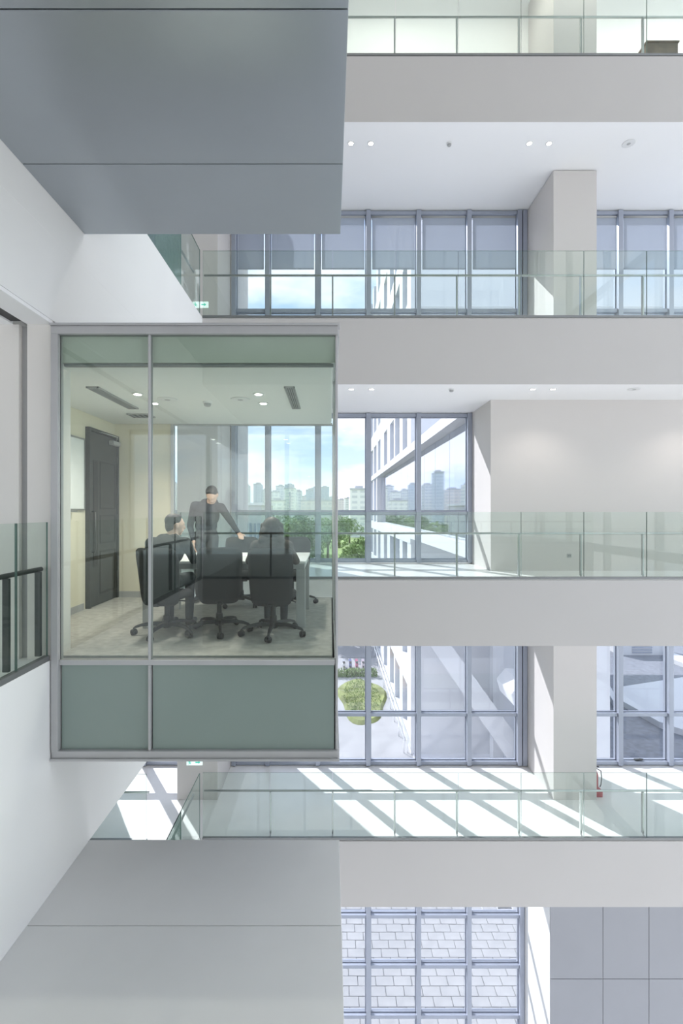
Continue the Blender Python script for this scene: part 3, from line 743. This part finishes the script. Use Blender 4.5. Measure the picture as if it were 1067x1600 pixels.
# standing man leaning on a chair back
P = [ell((-1.775, 7.06, .97), (.165, .125, .13), 2), ell((-1.775, 7.05, 1.10), (.158, .118, .13), 1), ell((-1.755, 7.00, 1.25), (.185, .128, .19), 1, 0, .15), ell((-1.735, 6.97, 1.34), (.19, .12, .12), 1)]
P += [cap((-1.905, 6.96, 1.375), (-1.545, 6.955, 1.35), .072, .070, 1), cap((-1.77, 6.95, 1.42), (-1.64, 6.94, 1.42), .062, .062, 1)]
P += [cap((-1.765, 7.055, 1.035), (-1.785, 7.055, 1.035), .158, .158, 3)] if False else []
hp, wf, Mh = head((-1.645, 6.845, 1.535), math.pi-.12, -.88)
P += [cap((-1.69, 6.945, 1.41), (-1.655, 6.88, 1.49), .058, .055, 0)]+hp
# his right arm (photo left): hand at the hip
sh_ = Vector((-1.925, 6.97, 1.36)); el_ = Vector((-2.02, 7.10, 1.09)); wr = Vector((-1.945, 7.00, .90))
P += [cap(sh_, el_, .058, .047, 1), cap(el_, wr, .045, .034, 1), cap(wr, wr+Vector((.01, -.01, -.03)), .027, .027, 0)]+hand(wr+Vector((.01, -.01, -.03)), (.15, -.15, -1), (-1, 0, 0), 0, .2)
# his left arm: on the chair back
sh_ = Vector((-1.53, 6.955, 1.345)); el_ = Vector((-1.415, 7.07, 1.14)); wr = Vector((-1.335, 7.165, .985))
P += [cap(sh_, el_, .058, .046, 1), cap(el_, wr, .045, .033, 1), cap(wr, wr+Vector((.01, -.015, -.01)), .027, .026, 0)]+hand(wr+Vector((.01, -.012, -.008)), (.42, -.80, -.28), (.1, -.3, .95), 0, .45, mirror=1)
for s in (-1, 1):
    hip = Vector((-1.775+s*.085, 7.06, .92)); kn = Vector((-1.785+s*.10, 7.02, .50)); an = Vector((-1.785+s*.11, 7.09, .12))
    P += [cap(hip, kn, .094, .068, 2), cap(kn, an, .062, .046, 2)]+shoe((an.x, an.y, .105), (s*.15, -1, 0), 3)
person('man in dark shirt standing across the table, leaning a hand on a chair', (-1.78, 7.05, .0042), P, [SKIN, NAVY, TROUS, SHOE], hair_short(wf, Mh), HAIR)

# ------------------------------------------------------------------ small things
def exit_sign(x, z, label):
    y = DC-.0
    r = empty('exit_sign', (x, y-.01, z), label, 'sign')
    box('plate', x-.17, x+.17, y-.022, y-.0005, z-.065, z+.065, SIGNW, r, bevel=.003)
    link('arrow', MB().prism([(x+.02, z-.012), (x+.085, z-.012), (x+.085, z-.035), (x+.13, z), (x+.085, z+.035), (x+.085, z+.012), (x+.02, z+.012)], 'y', y-.0245, y-.0221).mesh('arrow'), SIGNG, r)
    m = MB()
    m.box(x-.12, x-.10, y-.0245, y-.0221, z+.024, z+.044)
    for a, b in (((-.11, .02), (-.10, -.01)), ((-.10, -.01), (-.125, -.045)), ((-.10, -.01), (-.075, -.04)), ((-.108, .012), (-.07, .0)), ((-.108, .012), (-.14, -.002))):
        d = Vector((b[0]-a[0], b[1]-a[1])).normalized(); n_ = Vector((-d.y, d.x))*.007
        m.prism([(x+a[0]+n_.x, z+a[1]+n_.y), (x+a[0]-n_.x, z+a[1]-n_.y), (x+b[0]-n_.x, z+b[1]-n_.y), (x+b[0]+n_.x, z+b[1]+n_.y)], 'y', y-.0245, y-.0221)
    link('running_figure', m.mesh('running_figure'), SIGNG, r)
exit_sign(-2.83, 5.80, 'green and white exit sign on the column of the upper gallery')
exit_sign(-2.96, -4.17, 'green and white exit sign on the column of the lowest gallery')
# fire extinguishers in their red box, behind the right column
r = empty('fire_extinguisher', (5.93, 10.98, -5.0), 'red fire extinguisher with black hose on the floor beside the right column', 'extinguisher')
box('box_base', 5.83, 6.0, 10.85, 11.06, -5.0, -4.86, RED, r, bevel=.008)
link('cylinder', MB().lathe([(.07, 0), (.075, .02), (.075, .30), (.06, .36), (.025, .40), (.025, .43)], (5.875, 10.96, -4.855), 16).mesh('cylinder'), RED, r)
link('valve', MB().box(5.85, 5.90, 10.94, 10.98, -4.425, -4.39).box(5.86, 5.97, 10.95, 10.97, -4.39, -4.375).mesh('valve'), BLACK, r)
link('hose', MB().tube([(5.90, 10.95, -4.41), (5.99, 10.91, -4.45), (6.0, 10.90, -4.60), (5.985, 10.90, -4.75), (5.96, 10.90, -4.8)], .011).mesh('hose'), BLACK, r)
# brown low cabinet on the topmost gallery
r = empty('low_cabinet', (6.6, 10.0, 10.03), 'low dark brown cabinet behind the topmost balustrade', 'cabinet')
box('body', 6.28, 6.90, 9.78, 10.2, 10.06, 10.60, WOOD, r, bevel=.006)
box('cabinet_top', 6.26, 6.92, 9.76, 10.22, 10.601, 10.63, WOOD, r, bevel=.006)
for x in (6.30, 6.85):
    for y in (9.80, 10.15): box('leg', x, x+.03, y, y+.03, 10.03, 10.06, BLACK, r)
# wall socket on the wall block
r = empty('wall_socket', (5.21, DC, .33), 'small grey wall socket low on the beige wall block', 'socket')
box('plate', 5.165, 5.255, DC-.012, DC-.0005, .29, .37, GREYPL, r, bevel=.003)
for dx in (-.018, .018): box('slot', 5.21+dx-.004, 5.21+dx+.004, DC-.0135, DC-.0121, .32, .345, BLACK, r)
# handle of the hopper sash in the right-hand windows of the lowest gallery
link('sash_handle', MB().box(7.55, 7.75, D2-.10, D2-.055, -4.88, -4.855).tube([(7.65, D2-.08, -4.86), (7.65, D2-.14, -4.82), (7.72, D2-.16, -4.82)], .012, 6).mesh('sash_handle'), DKSTEEL, win_right)

# ------------------------------------------------------------------ outside: ground, neighbouring wing, trees, city
CONC = mat('pale_paving', (.36, .36, .365), .85, noise=.08, nscale=.8)
PAVER = mat('paver_stone', (.36, .36, .365), .85, noise=.06, nscale=2)
ASPH = mat('asphalt', (.30, .30, .31), .9, noise=.1, nscale=.5)
LAWN = mat('lawn_green', (.20, .225, .085), .95, noise=.5, nscale=.9, bump=.5, bscale=8)
FIELD = mat('field_green', (.27, .34, .11), .95, noise=.5, nscale=.03)
WINGW = mat('wing_white', (.70, .70, .71), .7, noise=.015, nscale=.3)
WINGG = mat('wing_glass', (.20, .25, .34), .08, spec=.8, noise=.2, nscale=.2)
RIBBON = mat('ribbon_mirror_glass', (.62, .66, .74), .03, metal=.9)
ORANGE = mat('orange_blind', (.75, .40, .12), .7, noise=.05)
WHITER = mat('white_metal', (.85, .85, .86), .5)
DECK = mat('dark_deck', (.20, .21, .24), .7, noise=.2, nscale=3)
struct('ground', (-900, 900, 61.0, 2500, GROUND-1, GROUND), FIELD, 'green parkland stretching to the city', 'ground')
pv = struct('ground', (-60, 60, D2+.32, 49.5, GROUND-1, GROUND), CONC, 'pale paved forecourt outside the lobby windows', 'ground')
struct('ground', (5.5, 14, 20, 49.4, GROUND-.5, GROUND+.03), mat('light_stone_paving', (.78, .78, .80), .8, noise=.05, nscale=.6), 'light stone paving under the neighbouring wing', 'ground')
struct('road', (-200, 200, 49.5, 61.0, GROUND-1, GROUND-.02), ASPH, 'grey road crossing beyond the lawn', 'road')
pm = {}
for j in range(17):
    y0 = 14.9+j*.36
    for i in range(17):
        x0 = -.6+i*.62+(.31 if j % 2 else 0)
        k = (i*7+j*3) % 3
        if k not in pm:
            pm[k] = MB().box(-.30, .30, -.17, .17, 0, .03+.004*k).mesh('paver', .006)
            pm[k].materials.append(PAVER)
        o = bpy.data.objects.new('paver', pm[k]); COL.objects.link(o); o.parent = pv
        o.location = Vector((x0, y0, GROUND))-pv.location
# lawn: low mound with an uneven rounded outline
vs = []; fs = []; n = 40
for k in range(n):
    t = 2*math.pi*k/n; q = 1+.10*math.sin(3*t+.5)+.06*math.sin(5*t)
    vs.append((2.75+2.05*q*math.cos(t), 42.7+5.0*q*math.sin(t), GROUND+.0))
for k in range(n):
    t = 2*math.pi*k/n; q = 1+.10*math.sin(3*t+.5)+.06*math.sin(5*t)
    vs.append((2.75+1.85*q*math.cos(t), 42.7+4.6*q*math.sin(t), GROUND+.22))
fs = [(k, (k+1) % n, n+(k+1) % n, n+k) for k in range(n)]+[tuple(n+k for k in range(n))]
tag(own_origin(link('lawn', MB().add(vs, fs).mesh('lawn'), LAWN)), 'rounded patch of patchy grass beyond the forecourt', 'lawn', kind='structure')
LEAF = [mat('leaf_green_%d' % i, c, .8, noise=.35, nscale=.6) for i, c in enumerate(((.17, .25, .09), (.23, .32, .10), (.15, .22, .11)))]
BARK = mat('bark', (.16, .12, .09), .9, noise=.3, nscale=4)
gb = MB()
for k in range(1300):
    t = random.uniform(0, 2*math.pi); q = math.sqrt(random.random())
    x = 2.75+1.6*q*math.cos(t); y = 42.7+4.4*q*math.sin(t); a = random.uniform(0, math.pi); h = random.uniform(.08, .2); wd = .03
    gb.add([(x-wd*math.cos(a), y-wd*math.sin(a), GROUND+.21), (x+wd*math.cos(a), y+wd*math.sin(a), GROUND+.21), (x+random.uniform(-.06, .06), y, GROUND+.21+h)], [(0, 1, 2)])
tag(link('grass', gb.mesh('grass', fix=False), LEAF[1]), 'tufts of grass on the lawn patch', 'grass', kind='stuff')

# the neighbouring white wing: facade in the plane x = XF running away from the windows
XF = 5.40; XB = 26.0
WY0, WYM, WY1 = 17.5, 33.0, 70.0
wins = [(34.6, 36.9), (38.4, 41.1), (41.9, 44.7), (46.8, 49.7), (53.0, 55.8), (57.8, 61.0), (62.4, 66.2)]
wing = empty('office_wing', (15, 45, GROUND), 'white neighbouring wing with tall narrow windows and a mirrored glass storey', 'building')
def wb(n, *a, bevel=0.): return box(n, *a[:6], a[6], wing, bevel)
floors = [-15, -10, -5, 0, 5, 10, 15, 20, 25]
wb('inner_block', XF+.6, 13.0, WYM+.31, WY1-.02, GROUND, 30, WINGG)
wb('end_wall', XF+.56, 13.0, WYM, WYM+.3, GROUND, 30, WINGW)
wb('raised_block', 13.01, XB, WYM, WY1, 4.1, 30, WINGW)
for z in (10, 15, 20, 25): wb('ledge', XF+.56, XB, WYM-.06, WYM-.001, z-.06, z+.06, WINGW)
for fz in floors:
    if fz == 0: continue
    lo, hi = fz+.8, fz+4.1
    wb('sill_band', XF, XF+.55, WYM, WY1, 5.16 if fz == 5 else (fz-.9 if fz > -15 else GROUND), lo, WINGW)
    edges = [WYM]+[v for w_ in wins for v in w_]+[WY1]
    for i in range(0, len(edges), 2): wb('pier', XF, XF+.55, edges[i], edges[i+1], lo, hi, WINGW)
    for (a, b) in wins:
        wn0 = wb('window', XF+.40, XF+.44, a, b, lo, hi, WINGG)
        box('window_mullion', XF+.30, XF+.395, (a+b)/2-.08, (a+b)/2+.08, lo, hi, WINGW, wn0)
        box('window_transom', XF+.32, XF+.395, a, b, lo+2.25, lo+2.37, WINGW, wn0)
    if fz == -15:
        for (a, b) in wins[:3]: wb('orange_blind', XF+.33, XF+.38, a+.1, b-.1, hi-1.0, hi-.02, ORANGE)
# mirrored storey between z 0 and 5.2
for i in range(12):
    a = WY0+.3+i*3.3
    if a < 57: wb('mirror_pane', XF+.5, XF+.56, a+.02, min(a+3.28, 57), .02, 5.14, RIBBON)
for (a, b) in ((57.0, 57.8), (61.0, 62.4), (66.2, 70.0)): wb('pier', XF, XF+.55, a, b, 0, 5.15, WINGW)
for (a, b) in wins[5:]: wb('window', XF+.40, XF+.44, a, b, 0, 5.15, WINGG)
wb('floor_edge', XF-.05, 13.0, WY0, WYM-.07, -.55, 0, WINGW); wb('floor_edge', XF-.05, XF+.55, WYM, WY1, -.9, 0, WINGW)
# near upper volume, plain white, cantilevered
wb('canopy_roof', XF, 13.0, WY0, WYM-.07, 5.16, 5.8, WINGW)
wb('soffit_fin', XF-.12, XF-.001, WY0, WY1, 5.16, 5.38, WINGW)
wb('rear_glass', XF+.56, 13.0, WY0+.3, WY0+.36, .02, 5.15, RIBBON)
# undercroft: supports, stair, ramp
for (x, y) in ((10.8, 20), (10.8, 32)): wb('support_column', x-.35, x+.35, y-.35, y+.35, GROUND, -.551, WINGW)
r = empty('outdoor_stair', (9, 30, GROUND), 'white diagonal outdoor stair under the neighbouring wing', 'stair')
link('stringer', MB().prism([(5.2, -5.6), (6.4, -5.6), (13.2, -15), (11.6, -15)], 'y', 29.4, 29.8).mesh('stringer'), WINGW, r)
link('stringer', MB().prism([(5.2, -5.6), (6.4, -5.6), (13.2, -15), (11.6, -15)], 'y', 31.6, 32.0).mesh('stringer'), WINGW, r)
for i in range(26):
    f = (i+.5)/26; x = 5.9+f*6.5; z = -5.75-f*9.1; box('tread', x-.16, x+.16, 29.81, 31.59, z-.08, z, CONC, r)
r = empty('ramp_parapet', (12, 27, GROUND), 'white angled ramp parapet with louvred side outside the windows', 'ramp')
link('parapet', MB().prism([(9.4, -8.2), (9.9, -7.6), (14.5, -7.9), (14.5, -9.0), (12.9, -10.8), (9.6, -8.9)], 'y', 25.6, 28.0).mesh('parapet', .12), WINGW, r)
for i in range(5): box('louvre', 11.2+.25*i, 11.35+.25*i, 25.5, 25.59, -9.5-.12*i, -8.6, FRAME, r)
box('plinth', 10.5, 14.4, 25.8, 27.8, GROUND, -10.0, WINGW, r)
# courtyard on the shaded side: dark deck, white slabs stand in for light patches on it
struct('ground', (14.01, 60, D2+.35, 62.0, GROUND-.5, GROUND+.04), DECK, 'dark slate deck in the shaded courtyard', 'ground')
def gp(px, py): y = 16.3*770/(py-798); return ((px-516)/770*y, y)
for p, lab in (([(935, 1046), (935, 1064), (960, 1108), (968, 1108)], 'narrow white slab built as a light patch on the shaded deck beside the column'), ([(966, 1082), (1067, 1066), (1110, 1066), (1110, 1165), (1030, 1138), (968, 1102)], 'broad white slab built as a light patch on the shaded deck'), ([(1050, 1026), (1090, 1040), (1090, 1052), (1048, 1036)], 'thin white slab built as a light patch behind the broad one')):
    tag(own_origin(link('light_patch', MB().prism([gp(*q) for q in p], 'z', GROUND+.04, GROUND+.5).mesh('light_patch'), WINGW)), lab, 'ramp')
r = empty('louvre_vent', (34.5, 56.5, GROUND), 'grey louvred plant vent beyond the shaded deck', 'vent')
box('housing', 32.5, 38.5, 55.5, 58, GROUND+.04, -13.0, WINGW, r)
for i in range(6): box('slat', 34.0, 36.2, 55.40, 55.49, -14.7+.27*i, -14.55+.27*i, FRAME, r)
# fin of our own building beside the window
struct('wall_left', (-3.0, -2.42, D2+.32, 14.5, GROUND, 10.03), W_COL, 'pale outer fin wall left of the windows', 'wall')
# outdoor handrails along the foot of the wing
for k, x in enumerate((4.95, 5.2)):
    r = empty('outdoor_handrail', (x, 44, GROUND), 'thin white outdoor handrail %s' % ('on the lawn side of the path' if k == 0 else 'along the foot of the wing'), 'railing')
    link('top_rail', MB().tube([(x, 33, GROUND+.95), (x, 58, GROUND+.95)], .045, 6).mesh('top_rail'), WHITER, r)
    for i in range(11): link('post', MB().tube([(x, 33.2+2.45*i, GROUND), (x, 33.2+2.45*i, GROUND+.93)], .035, 6).mesh('post'), WHITER, r)
# trees
def tree_mesh(seed, n=2600, leaf=.55):
    rnd = random.Random(seed); v = []; f = []
    blobs = [(rnd.uniform(-.55, .55), rnd.uniform(-.55, .55), rnd.uniform(.45, .95), rnd.uniform(.28, .45)) for _ in range(11)]
    for i in range(n):
        bx_, by_, bz_, br = blobs[i % len(blobs)]
        d = Vector((rnd.gauss(0, 1), rnd.gauss(0, 1), rnd.gauss(0, .8))).normalized()*br*rnd.uniform(.75, 1.05)
        c = Vector(((bx_+d.x)*4.2, (by_+d.y)*4.2, (bz_+d.z*.6)*9.5))
        a = Vector((rnd.gauss(0, 1), rnd.gauss(0, 1), rnd.gauss(0, 1))).normalized(); b = a.orthogonal().normalized(); cc = a.cross(b)
        s = leaf*rnd.uniform(.6, 1.2); k = len(v)
        v += [tuple(c+b*s*.5), tuple(c+cc*s*.35), tuple(c-b*s*.5), tuple(c-cc*s*.35)]; f.append((k, k+1, k+2, k+3))
    me = bpy.data.meshes.new('crown'); me.from_pydata(v, [], f); return me
crowns = []
for i in range(3):
    m_ = tree_mesh(11+i); m_.materials.append(LEAF[i]); crowns.append(m_)
trunk = MB().tube([(0, 0, 0), (.1, 0, 2.5), (0, .1, 5.5)], [.35, .26, .15], 8).tube([(0, 0, 3), (1.3, .4, 5.5)], [.16, .07], 6).tube([(0, 0, 3.4), (-1.2, -.5, 6)], [.15, .06], 6).mesh('trunk'); trunk.materials.append(BARK)
def tree(px, y, top, kind, label, wide=1.):
    """px: where it stands along the skyline; top: height above the ground"""
    x = (px-516)/770*y
    r = empty('tree', (x, y, GROUND), label, 'tree', 'trees in the park outside', rz=random.uniform(0, 6))
    s = top/10.6
    c = bpy.data.objects.new('crown', crowns[kind]); COL.objects.link(c); c.parent = r; c.scale = (s*wide, s*wide, s)
    t = bpy.data.objects.new('trunk', trunk); COL.objects.link(t); t.parent = r; t.scale = (s, s, s)
trees = [(551, 78, 12.0, 1, 'bushy green tree just beyond the road, right of the glass room', .95),
         (500, 64, 10.6, 2, 'dark green tree seen past the side glass of the meeting room', .95), (424, 112, 14.8, 1, 'broad pale green tree behind the long-haired person', 1.0),
         (455, 138, 15.4, 1, 'tall sunlit tree in the middle of the park', 1.15), (484, 122, 14.2, 0, 'deep green tree right of the long-haired person', 1.0),
         (512, 165, 15.0, 1, 'distant tree next to the window mullion', 1.1), (452, 84, 11.0, 0, 'darker lower tree in front of the park trees', .9),
         (530, 215, 14.0, 0, 'far tree below the pale tower block', 1.2), (546, 250, 14.2, 1, 'far tree at the edge of the open field', 1.3),
         (474, 190, 15.2, 2, 'far dark tree behind the sunlit park trees', 1.2), (428, 200, 16, 0, 'far tree left of the sunlit park trees', 1.2), (372, 185, 15, 0, 'tree at the left end of the park', 1.2), (330, 150, 15, 1, 'tree well to the left of the park', 1.2), (290, 130, 14, 0, 'outermost tree to the left of the park', 1.2), (560, 118, 11.0, 1, 'low rounded tree in front of the field', .7)]
for t_ in trees: tree(*t_)
# hedge by the road and parked scooters
hb = MB()
for k in range(2200):
    x, y, z = random.uniform(-4, 4.6), random.uniform(48.2, 49.0), GROUND+random.uniform(.0, .7)
    a = Vector((random.gauss(0, 1), random.gauss(0, 1), random.gauss(0, 1))).normalized()*.11; b = a.orthogonal().normalized()*.08; c = Vector((x, y, z))
    hb.add([c+a, c+b, c-a, c-b], [(0, 1, 2, 3)])
tag(link('hedge', hb.mesh('hedge', fix=False), LEAF[0]), 'low clipped hedge along the road', 'hedge', kind='stuff')
SC = [mat('scooter_%d' % i, c, .4) for i, c in enumerate(((.75, .75, .78), (.25, .28, .5), (.7, .25, .35), (.8, .7, .75), (.2, .2, .22)))]
for i in range(5):
    x0 = 1.4+i*.66; y0 = 51.0
    r = empty('parked_scooter', (x0, y0, GROUND-.02), f'{["silver", "blue", "pinkish red", "pale pink", "black"][i]} scooter parked by the roadside hedge', 'scooter', 'scooters parked by the road')
    b = MB().prism([(y0-.55, -14.75), (y0+.25, -14.75), (y0+.4, -14.2), (y0+.32, -14.1), (y0+.1, -14.6), (y0-.2, -14.55), (y0-.3, -14.25), (y0-.75, -14.3)], 'x', x0-.14, x0+.14)
    link('body', b.mesh('body', .02), SC[i], r)
    for dy in (-.5, .5): link('wheel', MB().tube([(x0-.05, y0+dy, -14.78), (x0+.05, y0+dy, -14.78)], .235, 14).mesh('wheel'), BLACK, r)
    link('handlebar', MB().tube([(x0-.3, y0+.3, -14.0), (x0, y0+.36, -14.05), (x0+.3, y0+.3, -14.0)], .02, 6).mesh('handlebar'), BLACK, r)
    link('seat', MB().box(x0-.13, x0+.13, y0-.72, y0-.18, -14.27, -14.2).mesh('seat', .02), BLACK, r)
# city
def facade(name, a, b, sx, sz):
    m = bpy.data.materials.new(name); m.use_nodes = True; t = m.node_tree; p = t.nodes['Principled BSDF']; p.inputs['Roughness'].default_value = .8
    tc_ = t.nodes.new('ShaderNodeTexCoord'); sp = t.nodes.new('ShaderNodeSeparateXYZ'); ad = t.nodes.new('ShaderNodeMath'); cb = t.nodes.new('ShaderNodeCombineXYZ'); br = t.nodes.new('ShaderNodeTexBrick')
    t.links.new(tc_.outputs['Object'], sp.inputs[0]); t.links.new(sp.outputs[0], ad.inputs[0]); t.links.new(sp.outputs[1], ad.inputs[1])
    t.links.new(ad.outputs[0], cb.inputs[0]); t.links.new(sp.outputs[2], cb.inputs[1]); t.links.new(cb.outputs[0], br.inputs['Vector'])
    br.offset = 0; br.inputs['Scale'].default_value = 1; br.inputs['Brick Width'].default_value = sx; br.inputs['Row Height'].default_value = sz
    br.inputs['Mortar Size'].default_value = .9; br.inputs['Mortar Smooth'].default_value = .05
    br.inputs['Color1'].default_value = (*b, 1); br.inputs['Color2'].default_value = (*[v*1.15 for v in b], 1); br.inputs['Mortar'].default_value = (*a, 1)
    t.links.new(br.outputs['Color'], p.inputs['Base Color']); return m
FAC = [facade('tower_grey', (.66, .67, .70), (.48, .50, .56), 4.2, 3.3), facade('tower_white', (.82, .81, .80), (.58, .59, .62), 5, 3.3), facade('tower_blue', (.52, .56, .64), (.40, .44, .52), 3.6, 3.2), facade('tower_pink', (.72, .66, .65), (.55, .53, .55), 4.5, 3.4)]
ROOFC = mat('roof_concrete', (.5, .5, .52), .9, noise=.1, nscale=.2)
def tower(px0, px1, ytop, dist, k, label, setback=False, stripe=False):
    x0, x1 = (px0-516)/770*dist, (px1-516)/770*dist; zt = EYE+(798-ytop)/770*dist; dp = max(14, (x1-x0)*.8)
    r = empty('tower_block', ((x0+x1)/2, dist, GROUND), label, 'building', 'city buildings on the skyline')
    link('facade', MB().box(x0, x1, dist, dist+dp, GROUND, zt).mesh('facade'), FAC[k], r)
    w_ = x1-x0
    link('roof_hut', MB().box(x0+w_*.3, x1-w_*.25, dist+2, dist+dp-2, zt, zt+2.4).mesh('roof_hut'), ROOFC, r)
    link('parapet', MB().box(x0-.3, x1+.3, dist-.3, dist+.3, zt-.2, zt+1.0).mesh('parapet'), ROOFC, r)
    if setback: link('setback', MB().box(x0-w_*.35, x0-.01, dist+2, dist+dp-1, GROUND, zt-12).mesh('setback'), FAC[k], r)
    if stripe:
        link('window_strip', MB().box(x0+w_*.46, x0+w_*.54, dist-.6, dist-.01, GROUND+8, zt-3).mesh('window_strip'), WINGG, r)
        for i in range(int((zt-3-GROUND-11)/4.0)):
            link('balcony', MB().box(x0+w_*.4, x0+w_*.6, dist-1.2, dist-.61, GROUND+10+i*4.0, GROUND+11+i*4.0).mesh('balcony'), ROOFC, r)
tw = [(396, 408, 757, 560, 2, 'slim dark blue tower left on the skyline'), (409, 419, 766, 620, 0, 'grey slab beside the slim blue tower'), (421, 436, 769, 600, 1, 'broad pale block left of the clustered towers'),
      (431, 444, 760, 640, 0, 'grey tower with a flat top in the clustered skyline'), (444, 462, 764, 520, 1, 'white tower with a dark vertical window strip', False, True), (445, 459, 758, 680, 2, 'blue-grey tower rising behind the white tower'),
      (460, 471, 768, 560, 0, 'grey tower right of the white tower'), (472, 484, 776, 640, 3, 'low pinkish block in the skyline gap'), (478, 489, 766, 610, 2, 'narrow blue-grey tower beyond the gap'), (486, 497, 763, 650, 0, 'grey tower behind the window mullion'),
      (500, 514, 762, 630, 2, 'wide blue-grey tower next to the side glass'), (514, 528, 777, 800, 0, 'low distant grey block'), (527, 540, 781, 760, 3, 'low pinkish distant block'), (538, 552, 779, 700, 1, 'pale distant block beside the near white block'),
      (547, 574, 765, 300, 1, 'near white apartment block with banded floors'), (470, 520, 783, 420, 3, 'long low pink block in front of the towers'), (418, 446, 783, 400, 1, 'long low white block in front of the towers'),
      (357, 372, 738, 480, 2, 'tallest blue-grey tower, mirrored in the neighbouring wing'), (372, 388, 758, 520, 0, 'grey tower beside the tallest tower'), (330, 352, 765, 500, 3, 'broad pinkish tower left of the tallest tower'), (305, 326, 757, 460, 1, 'pale tower farther left of the tallest tower'), (280, 302, 762, 500, 0, 'grey tower far left in the city'), (250, 275, 755, 520, 3, 'pinkish tower far left in the city'), (215, 245, 765, 480, 2, 'blue-grey tower far left in the city'),
      (578, 600, 770, 700, 0, 'grey tower hidden by the white wing')]
for t_ in tw[:-1]: tower(*t_)
# low grey building close by on the left
r = empty('low_building', (-11, 88, GROUND), 'low grey building with white window frames left of the park trees', 'building')
box('walls', -15.5, -11.2, 80, 96, GROUND, 2.2, FAC and ROOFC, r)
box('roof_slab', -15.8, -10.9, 79.7, 96.3, 2.2, 2.6, WINGW, r)
for i in range(3):
    for j in range(3):
        w0 = box('window', -15.0+i*1.3, -14.0+i*1.3, 79.9, 79.98, -3.2-3.6*j, -.7-3.6*j, WINGG, r)
        box('window_frame', -14.55+i*1.3, -14.45+i*1.3, 79.84, 79.899, -3.2-3.6*j, -.7-3.6*j, WINGW, w0)
# two small kiosks in the park
r = empty('park_kiosk', (-4.5, 104, GROUND), 'small white kiosk among the park trees', 'kiosk')
box('walls', -5.0, -2.6, 96, 99, GROUND, -8.5, WINGW, r); box('roof_slab', -5.3, -2.3, 95.7, 99.3, -8.5, -8.1, WINGW, r); box('doorway', -4.2, -3.4, 95.9, 95.99, GROUND, -12.2, WINGG, r)
